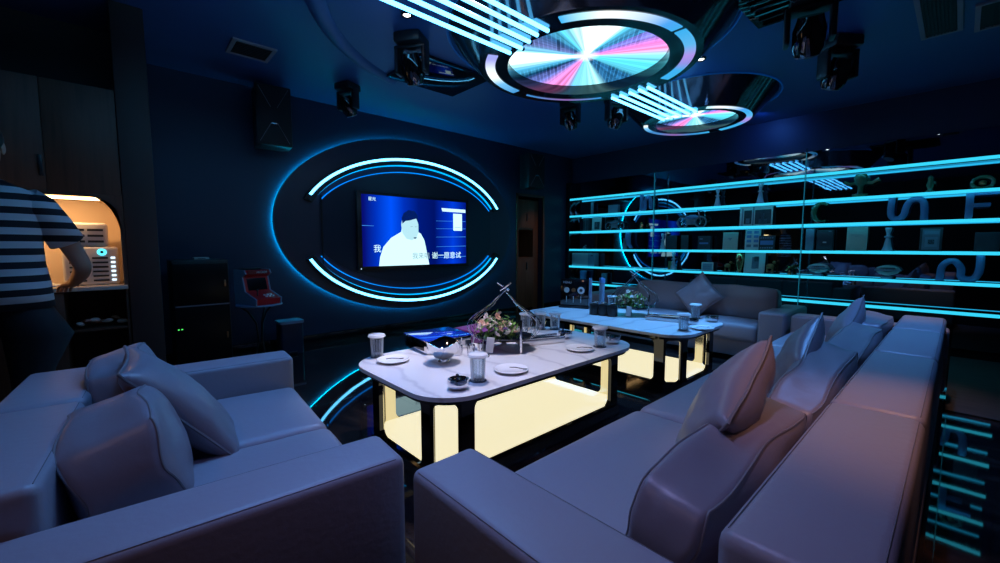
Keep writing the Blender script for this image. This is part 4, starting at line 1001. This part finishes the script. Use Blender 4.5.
tag(MB().tube([(-2.22+2.1*math.cos(math.radians(a)), 3.0+2.1*math.sin(math.radians(a)), H+.065) for a in range(200, 312, 3)], .10, 20).build('ceiling_glow_ridge', 'ceiling'), 'added light-catching curved moulding on the ceiling above the left sofa', 'ridge')  # ridge added so its highlight imitates a curved glow on the ceiling
# downlights
dl = thing('downlight', 'small bright recessed ceiling downlight at the upper left near the long bars', 'downlight', (-2.94, 1.73, H-.012), group='recessed downlights')
MB().lathe([(.028, 0), (.045, 0), (.045, .012), (.028, .012), (.028, 0)], n=24).build('ring', 'black_plastic', dl)
MB().cyl((0, 0, .004), .026, .005, 20).build('lens', 'spot_led', dl)
dup(dl, (-1.755, 4.15, H-.012), label='small bright recessed ceiling downlight right of the large LED disc')
dup(dl, (-.34, 4.17, H-.012), label='small bright recessed ceiling downlight at the upper right picture edge')

# glossy recessed ceiling panels
def ceiling_panel(x0, x1, y0, y1, lab, ribs=0):
    t = thing('ceiling_panel', lab, 'ceiling panel', ((x0+x1)/2, (y0+y1)/2, H-.03))
    w, d = (x1-x0)/2, (y1-y0)/2
    MB().box(-w, w, -d, d, 0, .03, bev=.004).build('black_glass', 'gloss_black', t)
    mb = MB()
    for k in range(ribs): mb.box(-w+.05, w-.05, -d+(2*d)*(k+.5)/ribs-.01, -d+(2*d)*(k+.5)/ribs+.01, -.012, 0)
    if ribs: mb.build('ribs', 'steel_black', t)
ceiling_panel(-4.08, -3.4, 2.15, 2.98, 'glossy black ceiling panel left of the large LED disc')
ceiling_panel(-1.2, -.35, 3.2, 3.88, 'glossy black ribbed ceiling panel at the top right', 7)

# ceiling vents
def vent(x, y, w, d, rz, lab, slats, along=True):
    t = thing('air_vent', lab, 'air vent', (x, y, H-.016), rz)
    MB().prism([(-w, -d), (w, -d), (w, d), (-w, d)], 0, .015, hole=[(-w+.03, -d+.03), (w-.03, -d+.03), (w-.03, d-.03), (-w+.03, d-.03)]).build('frame', 'vent', t)
    MB().box(-w+.03, w-.03, -d+.03, d-.03, .010, .015).build('backing', 'vent_dark', t)
    mb = MB()
    for k in range(slats):
        p = -1 + 2*(k+.5)/slats
        if along: mb.box(p*(w-.03)-.004, p*(w-.03)+.004, -d+.03, d-.03, .002, .01)
        else: mb.box(-w+.03, w-.03, p*(d-.03)-.004, p*(d-.03)+.004, .002, .01)
    mb.build('slats', 'vent_dark', t)
vent(-4.4, 1.0, .17, .17, .0, 'square ceiling vent near the left speaker', 8)
vent(-.22, 4.55, .12, .6, .0, 'long slotted ceiling vent at the upper right', 9)
vent(.12, 5.0, .16, .28, .0, 'small ceiling vent at the right picture edge', 6)

# moving head stage lights hanging from the ceiling
def moving_head(x, y, rz, tilt, lab, s=1):
    t = thing('moving_head_light', lab, 'stage light', (x, y, H), rz, group='moving head stage lights on the ceiling'); t.scale = (s, s, s)
    MB().box(-.1, .1, -.1, .1, -.075, -.001, bev=.015).build('base', 'black_plastic', t)
    MB().box(-.12, -.09, -.05, .05, -.27, -.085, bev=.012).box(.09, .12, -.05, .05, -.27, -.085, bev=.012).box(-.12, .12, -.05, .05, -.105, -.076, bev=.01).build('yoke', 'black_plastic', t)
    h = MB().lathe([(0, -.11), (.06, -.11), (.078, -.07), (.08, .02), (.065, .07), (.06, .09), (0, .09)], n=24).build('head', 'gloss_black', t, loc=(0, 0, -.22), rot=(tilt, 0, 0))
    MB().lathe([(0, -.113), (.052, -.113), (.056, -.118), (.046, -.120), (0, -.116)], n=24).build('lens', 'glass', h)
    return t
mh = moving_head(-3.21, 1.93, .6, .5, 'black moving stage light before the glossy panel at the upper left', 1.15)
for x, y, rz, l, s in ((-.81, 3.66, .3, 'black moving stage light hanging at the top right nearest the camera', 1.25), (-.81, 4.65, .9, 'black moving stage light at the right behind the nearest one', 1.2),
                    (-3.31, 4.18, .2, 'black moving stage light just below the large LED disc', 1.0), (-2.82, 4.42, 1.2, 'black moving stage light between the two LED discs', 1.1), (-4.6, 1.96, .4, 'black moving stage light above the left side of the oval panel', 1.0)):
    q = dup(mh, (x, y, H), rz, l); q.scale = (s, s, s)

# speakers on the wall
def speaker(x, y, z, rz, lab, w=.17, h=.31):
    t = thing('wall_speaker', lab, 'speaker', (x, y, z), rz, group='black wall speakers')
    MB().box(-.15, .13, -w, w, -h, h, bev=.012).build('cabinet', 'black_plastic', t)
    g = MB().box(.131, .142, -w+.015, w-.015, -h+.015, h-.015, bev=.004).build('grille', 'vent_dark', t)
    MB().box(.143, .146, -.03, .03, -.09, -.075, bev=.002).build('badge', 'chrome', g)
    mb = MB()
    for k in range(2):
        s = 1 if k else -1
        mb.tube([(.145, -w+.03, s*(h-.03)), (.145, -.03, s*.08)], .003, 5).tube([(.145, w-.03, s*(h-.03)), (.145, .03, s*.08)], .003, 5)
    mb.build('grille_ribs', 'vent', g)
    MB().box(-.30, -.15, -.04, .04, -.05, .05).build('bracket', 'black_plastic', t)
speaker(-5.1, 1.33, 2.57, -.12, 'large black speaker mounted high on the wall left of the oval panel')
speaker(-5.1, 5.42, 2.48, -.2, 'black speaker mounted high above the doorway', .17, .29)

# ------------------------------------------------------------------ things along the left wall
t = thing('equipment_rack', 'tall black equipment cabinet with green indicator lights by the wooden pillar', 'cabinet', (-4.95, .575, 0))
MB().box(-.22, .22, -.215, .215, .03, 1.07, bev=.006).build('body', 'black_plastic', t)
for z0, z1 in ((.66, 1.04), (.06, .645)):
    d = MB().box(.222, .235, -.208, .208, z0, z1, bev=.004).build('glass_door', 'rack_glass', t)
    MB().box(.236, .245, -.0+.17, .185, (z0+z1)/2-.03, (z0+z1)/2+.03, bev=.002).build('lock', 'bronze', d)
MB().box(.2355, .239, -.208, .208, .648, .658).build('trim_line', 'vent', t)
MB().box(.236, .24, -.200, -.188, .44, .449).box(.236, .24, -.175, -.163, .441, .450).build('indicator_light', 'green_led', t)
for xx in (-.18, .18):
    for yy in (-.17, .17): MB().cyl((xx, yy, 0), .02, .03, 10).build('foot', 'black_leg', t)
t = thing('wifi_router', 'small white flat box lying on top of the equipment cabinet', 'router', (-4.9, .60, 1.072))
MB().box(-.05, .05, -.06, .06, 0, .022, bev=.006).build('case', 'plastic_white', t)
MB().box(.051, .053, -.03, .03, .008, .013).build('front_slot', 'dark', t)

t = thing('round_side_table', 'small round table with thin dark legs under the arcade machine', 'table', (-4.78, 1.05, 0))
MB().lathe([(0, .60), (.205, .60), (.21, .607), (.205, .618), (0, .618)], n=36).build('tabletop', 'blue_grey', t)
for k in range(3):
    a = 2*PI*k/3+.4; co, si = math.cos(a), math.sin(a)
    MB().tube([(.17*co, .17*si, .598), (.10*co, .10*si, .54), (.035*co, .035*si, .42), (.02*co, .02*si, .25), (.05*co, .05*si, .1), (.2*co, .2*si, .008)], .009).build('leg', 'black_leg', t)
t = thing('arcade_machine', 'red tabletop arcade game machine on the small round table', 'arcade machine', (-4.79, 1.03, .6185), math.radians(22))
prof = [(-.12, 0), (.18, 0), (.19, .06), (.10, .10), (.03, .13), (.0, .27), (.05, .30), (.03, .34), (-.12, .34)]
xz = Matrix(((1, 0, 0, 0), (0, 0, 1, 0), (0, 1, 0, 0), (0, 0, 0, 1)))
MB().prism(prof, -.125, .125, mtx=xz).build('body', 'red', t, smooth=0)
for s in (-.14, .126): MB().prism([(x*1.04, z*1.02) for x, z in prof], s, s+.014, mtx=xz).build('side_panel', 'blue_grey', t, smooth=0)
MB().prism([(.031, .14), (.035, .14), (.007, .26), (.003, .26)], -.10, .10, mtx=xz).build('screen', 'gloss_black', t)
MB().box(.051, .054, -.11, .11, .303, .334, mtx=Matrix.Rotation(.0, 4, 'Y')).build('marquee', 'red_dark', t)
txt('ARCADE', .03, 'paper', t, Matrix.Translation((.0555, .03, .318)) @ Matrix(((0, 0, 1, 0), (1, 0, 0, 0), (0, 1, 0, 0), (0, 0, 0, 1))))
MB().cyl((.12, -.07, .09), .005, .05).ball((.12, -.07, .145), .012).build('joystick', 'gloss_black', t)
for i in range(3):
    for j in range(2): MB().cyl((.12 + .035*j, .0 + .035*i, .088-.012*j), .011, .014, 12).build('button', 'ceramic', t)
MB().box(-.10, -.02, -.10, .08, .341, .36, bev=.006).build('top_cover', 'black_plastic', t)
t = thing('waste_bin', 'dark pedestal bin with pale blue lid below the left edge of the oval panel', 'bin', (-5.05, 1.40, 0))
MB().prism(rrect(-.10, .10, -.12, .12, .03, 5), 0.0, .34).build('body', 'panel_in', t)
MB().prism(rrect(-.11, .11, -.13, .13, .03, 5), .341, .37).build('lid', 'blue_grey', t)
MB().box(.101, .13, -.04, .04, .01, .03, bev=.004).build('pedal', 'black_plastic', t)

# ------------------------------------------------------------------ person at the counter
def skinned(verts, edges, rads, name, m, parent=None, sub=2, root=0):
    me = bpy.data.meshes.new(name); me.from_pydata(verts, edges, []); o = bpy.data.objects.new(name, me); COL.objects.link(o)
    o.modifiers.new('s', 'SKIN'); 
    sv = me.skin_vertices[0].data
    for i, r in enumerate(rads): sv[i].radius = r if isinstance(r, tuple) else (r, r)
    for i in range(len(verts)): sv[i].use_root = (i == root)
    s = o.modifiers.new('u', 'SUBSURF'); s.levels = sub; s.render_levels = sub
    bpy.context.view_layer.update()
    me2 = bpy.data.meshes.new_from_object(o.evaluated_get(bpy.context.evaluated_depsgraph_get()))
    bpy.data.objects.remove(o)
    me2.materials.clear(); me2.materials.append(M[m])
    for p in me2.polygons: p.use_smooth = True
    q = bpy.data.objects.new(name, me2); COL.objects.link(q)
    if parent is not None: q.parent = parent
    return q
# local frame: x forward (faces the counter), y left, z up
P0 = thing('person', 'person in a black and white striped t-shirt and dark trousers reaching onto the counter', 'person', (-3.45, -.50, 0), math.radians(180-6))
V = []; E_ = []; R = []
def vtx(p, r): V.append(p); R.append(r); return len(V)-1
def chain(start, pts):
    a = start
    for p, r in pts:
        b = vtx(p, r); E_.append((a, b)); a = b
    return a
pel = vtx((0, 0, .98), (.15, .12))
ch = chain(pel, [((0, 0, 1.12), (.14, .11)), ((.0, 0, 1.28), (.15, .12)), ((.01, 0, 1.42), (.15, .11))])
nk = chain(ch, [((.02, 0, 1.52), (.065, .065)), ((.035, 0, 1.60), (.055, .058))])
hd = chain(nk, [((.05, 0, 1.66), (.075, .08)), ((.05, 0, 1.74), (.078, .098)), ((.045, 0, 1.80), (.062, .075))])
for s in (-1, 1):
    sh1 = chain(ch, [((0, s*.12, 1.44), .06), ((0, s*.19, 1.42), .052)])
    if s == -1:   # right arm reaches forward and down to the counter
        arm = [((.07, -.27, 1.28), .055), ((.14, -.34, 1.08), .046), ((.25, -.31, 1.03), .044), ((.44, -.245, .965), .031), ((.48, -.225, .955), .027)]
    else:
        arm = [((.05, .25, 1.30), .052), ((.12, .27, 1.18), .044), ((.26, .22, 1.08), .040), ((.42, .12, 1.0), .030), ((.46, .09, .98), .026)]
    wr = chain(sh1, arm)
    wp = Vector(arm[-1][0]); dr = (wp - Vector(arm[-2][0])).normalized()
    palm = chain(wr, [(tuple(wp + dr*.05 + Vector((0, 0, -.004))), .026)])
    pc = Vector(V[palm]); side = dr.cross(Vector((0, 0, 1))).normalized()
    for f in range(4):
        off = side*(-.033 + .022*f); L = (.062, .078, .074, .056)[f]
        a = pc + off*.9 + dr*.015
        b1 = a + dr*L*.5; b2 = b1 + dr*L*.32 + Vector((0, 0, -.014)); b3 = b2 + dr*L*.15 + Vector((0, 0, -.016))
        chain(palm, [(tuple(a), .011), (tuple(b1), .0095), (tuple(b2), .009), (tuple(b3), .008)])
    ts = -1 if s == -1 else 1
    th = pc - dr*.03
    chain(palm, [(tuple(th + side*ts*-.03), .012), (tuple(th + side*ts*-.05 + dr*.03), .011), (tuple(th + side*ts*-.055 + dr*.055), .009)])
    leg = chain(pel, [((0, s*.09, .90), (.105, .10)), ((.01, s*.11, .70), (.088, .088)), ((.02, s*.12, .50), .062), ((.0, s*.12, .34), .058), ((-.02, s*.125, .12), .04), ((-.02, s*.125, .06), .04)])
    chain(leg, [((.06, s*.13, .035), .036), ((.16, s*.14, .03), .03)])
body = skinned(V, E_, R, 'body', 'skin', P0)
# face
f = MB()
for s in (-1, 1): f.ball((.118, s*.032, 1.735), .011, 10)
f.build('eyes', 'ceramic', P0)
MB().ball((.135, 0, 1.705), .016, 10, (1, .8, 1.5)).build('nose', 'skin', P0)
MB().ball((.122, 0, 1.668), .02, 10, (.5, 1.2, .3)).build('mouth', 'red_dark', P0)
for s in (-1, 1): MB().ball((.045, s*.082, 1.72), .03, 12, (.7, .35, 1.1)).build('ear', 'skin', P0)
hb = MB().ball((.03, 0, 1.765), .104, 20, (1.04, .87, 1.0))
for v in hb.bm.verts:
    if v.co.x > .07 and v.co.z < 1.79: v.co.x = .07
    if v.co.z < 1.69: v.co.z = 1.69 + (v.co.z-1.69)*.25
    v.co += Vector((0, 0, 1))*.004*noise.noise(v.co*40)
hb.build('hair', 'hair', P0)
# t-shirt: loose shell round torso and upper sleeves
def loft(secs, name, m, n=28, close=True):
    """secs: (centre, axis_u, axis_v, ru, rv)"""
    mb = MB(); rows = []
    for c_, u, v, ru, rv in secs:
        c_ = Vector(c_); u = Vector(u).normalized(); v = Vector(v).normalized()
        rows.append([mb.bm.verts.new(c_ + u*ru*math.copysign(abs(math.cos(a))**.85, math.cos(a)) + v*rv*math.copysign(abs(math.sin(a))**.85, math.sin(a))) for a in [2*PI*k/n for k in range(n)]])
    for a, b in zip(rows, rows[1:]):
        for k in range(n): mb.bm.faces.new((a[k], a[(k+1) % n], b[(k+1) % n], b[k]))
    for r_ in rows:
        for v in r_:
            v.co += Vector((1, 1, 0))*.006*noise.noise(v.co*9)
    o = mb.build(name, m, P0, smooth=80); sm = o.modifiers.new('t', 'SOLIDIFY'); sm.thickness = .004
    return o
X_, Y_ = (1, 0, 0), (0, 1, 0)
loft([((0, 0, .865), X_, Y_, .168, .232), ((0, 0, 1.0), X_, Y_, .164, .222), ((0, 0, 1.1), X_, Y_, .155, .208), ((0, 0, 1.2), X_, Y_, .155, .205), ((0, 0, 1.34), X_, Y_, .152, .215), ((.0, 0, 1.43), X_, Y_, .135, .225), ((.0, 0, 1.49), X_, Y_, .11, .19), ((.01, 0, 1.525), X_, Y_, .085, .12), ((.02, 0, 1.55), X_, Y_, .072, .08)], 'striped_shirt', 'shirt')
for s in (-1, 1):
    d = Vector((.10, s*.10, -.24)).normalized(); u = Vector((0, s, .15)); u = (u - d*u.dot(d)).normalized(); v = d.cross(u)
    loft([(Vector((-.005, s*.15, 1.475)), u, v, .06, .075), (Vector((.0, s*.20, 1.42)), u, v, .075, .085), (Vector((.045, s*.245, 1.33)), u, v, .075, .082), (Vector((.085, s*.285, 1.225)), u, v, .078, .08)], 'sleeve', 'shirt')
    loft([((0, s*.085, .96), X_, Y_, .13, .11), ((0, s*.10, .86), X_, Y_, .14, .12), ((.01, s*.16, .70), X_, Y_, .135, .135), ((.02, s*.12, .5), X_, Y_, .095, .085), ((0, s*.12, .3), X_, Y_, .085, .078), ((-.02, s*.125, .09), X_, Y_, .075, .07)], 'trouser_leg', 'trousers')
    MB().box(-.07, .20, s*.135-.05, s*.135+.05, 0, .085, bev=.03, seg=3).build('shoe', 'black_leg', P0)
loft([((0, 0, 1.0), X_, Y_, .142, .195), ((0, 0, .95), X_, Y_, .145, .2), ((0, 0, .90), X_, Y_, .14, .195), ((0, 0, .82), X_, Y_, .10, .15)], 'trouser_seat', 'trousers')
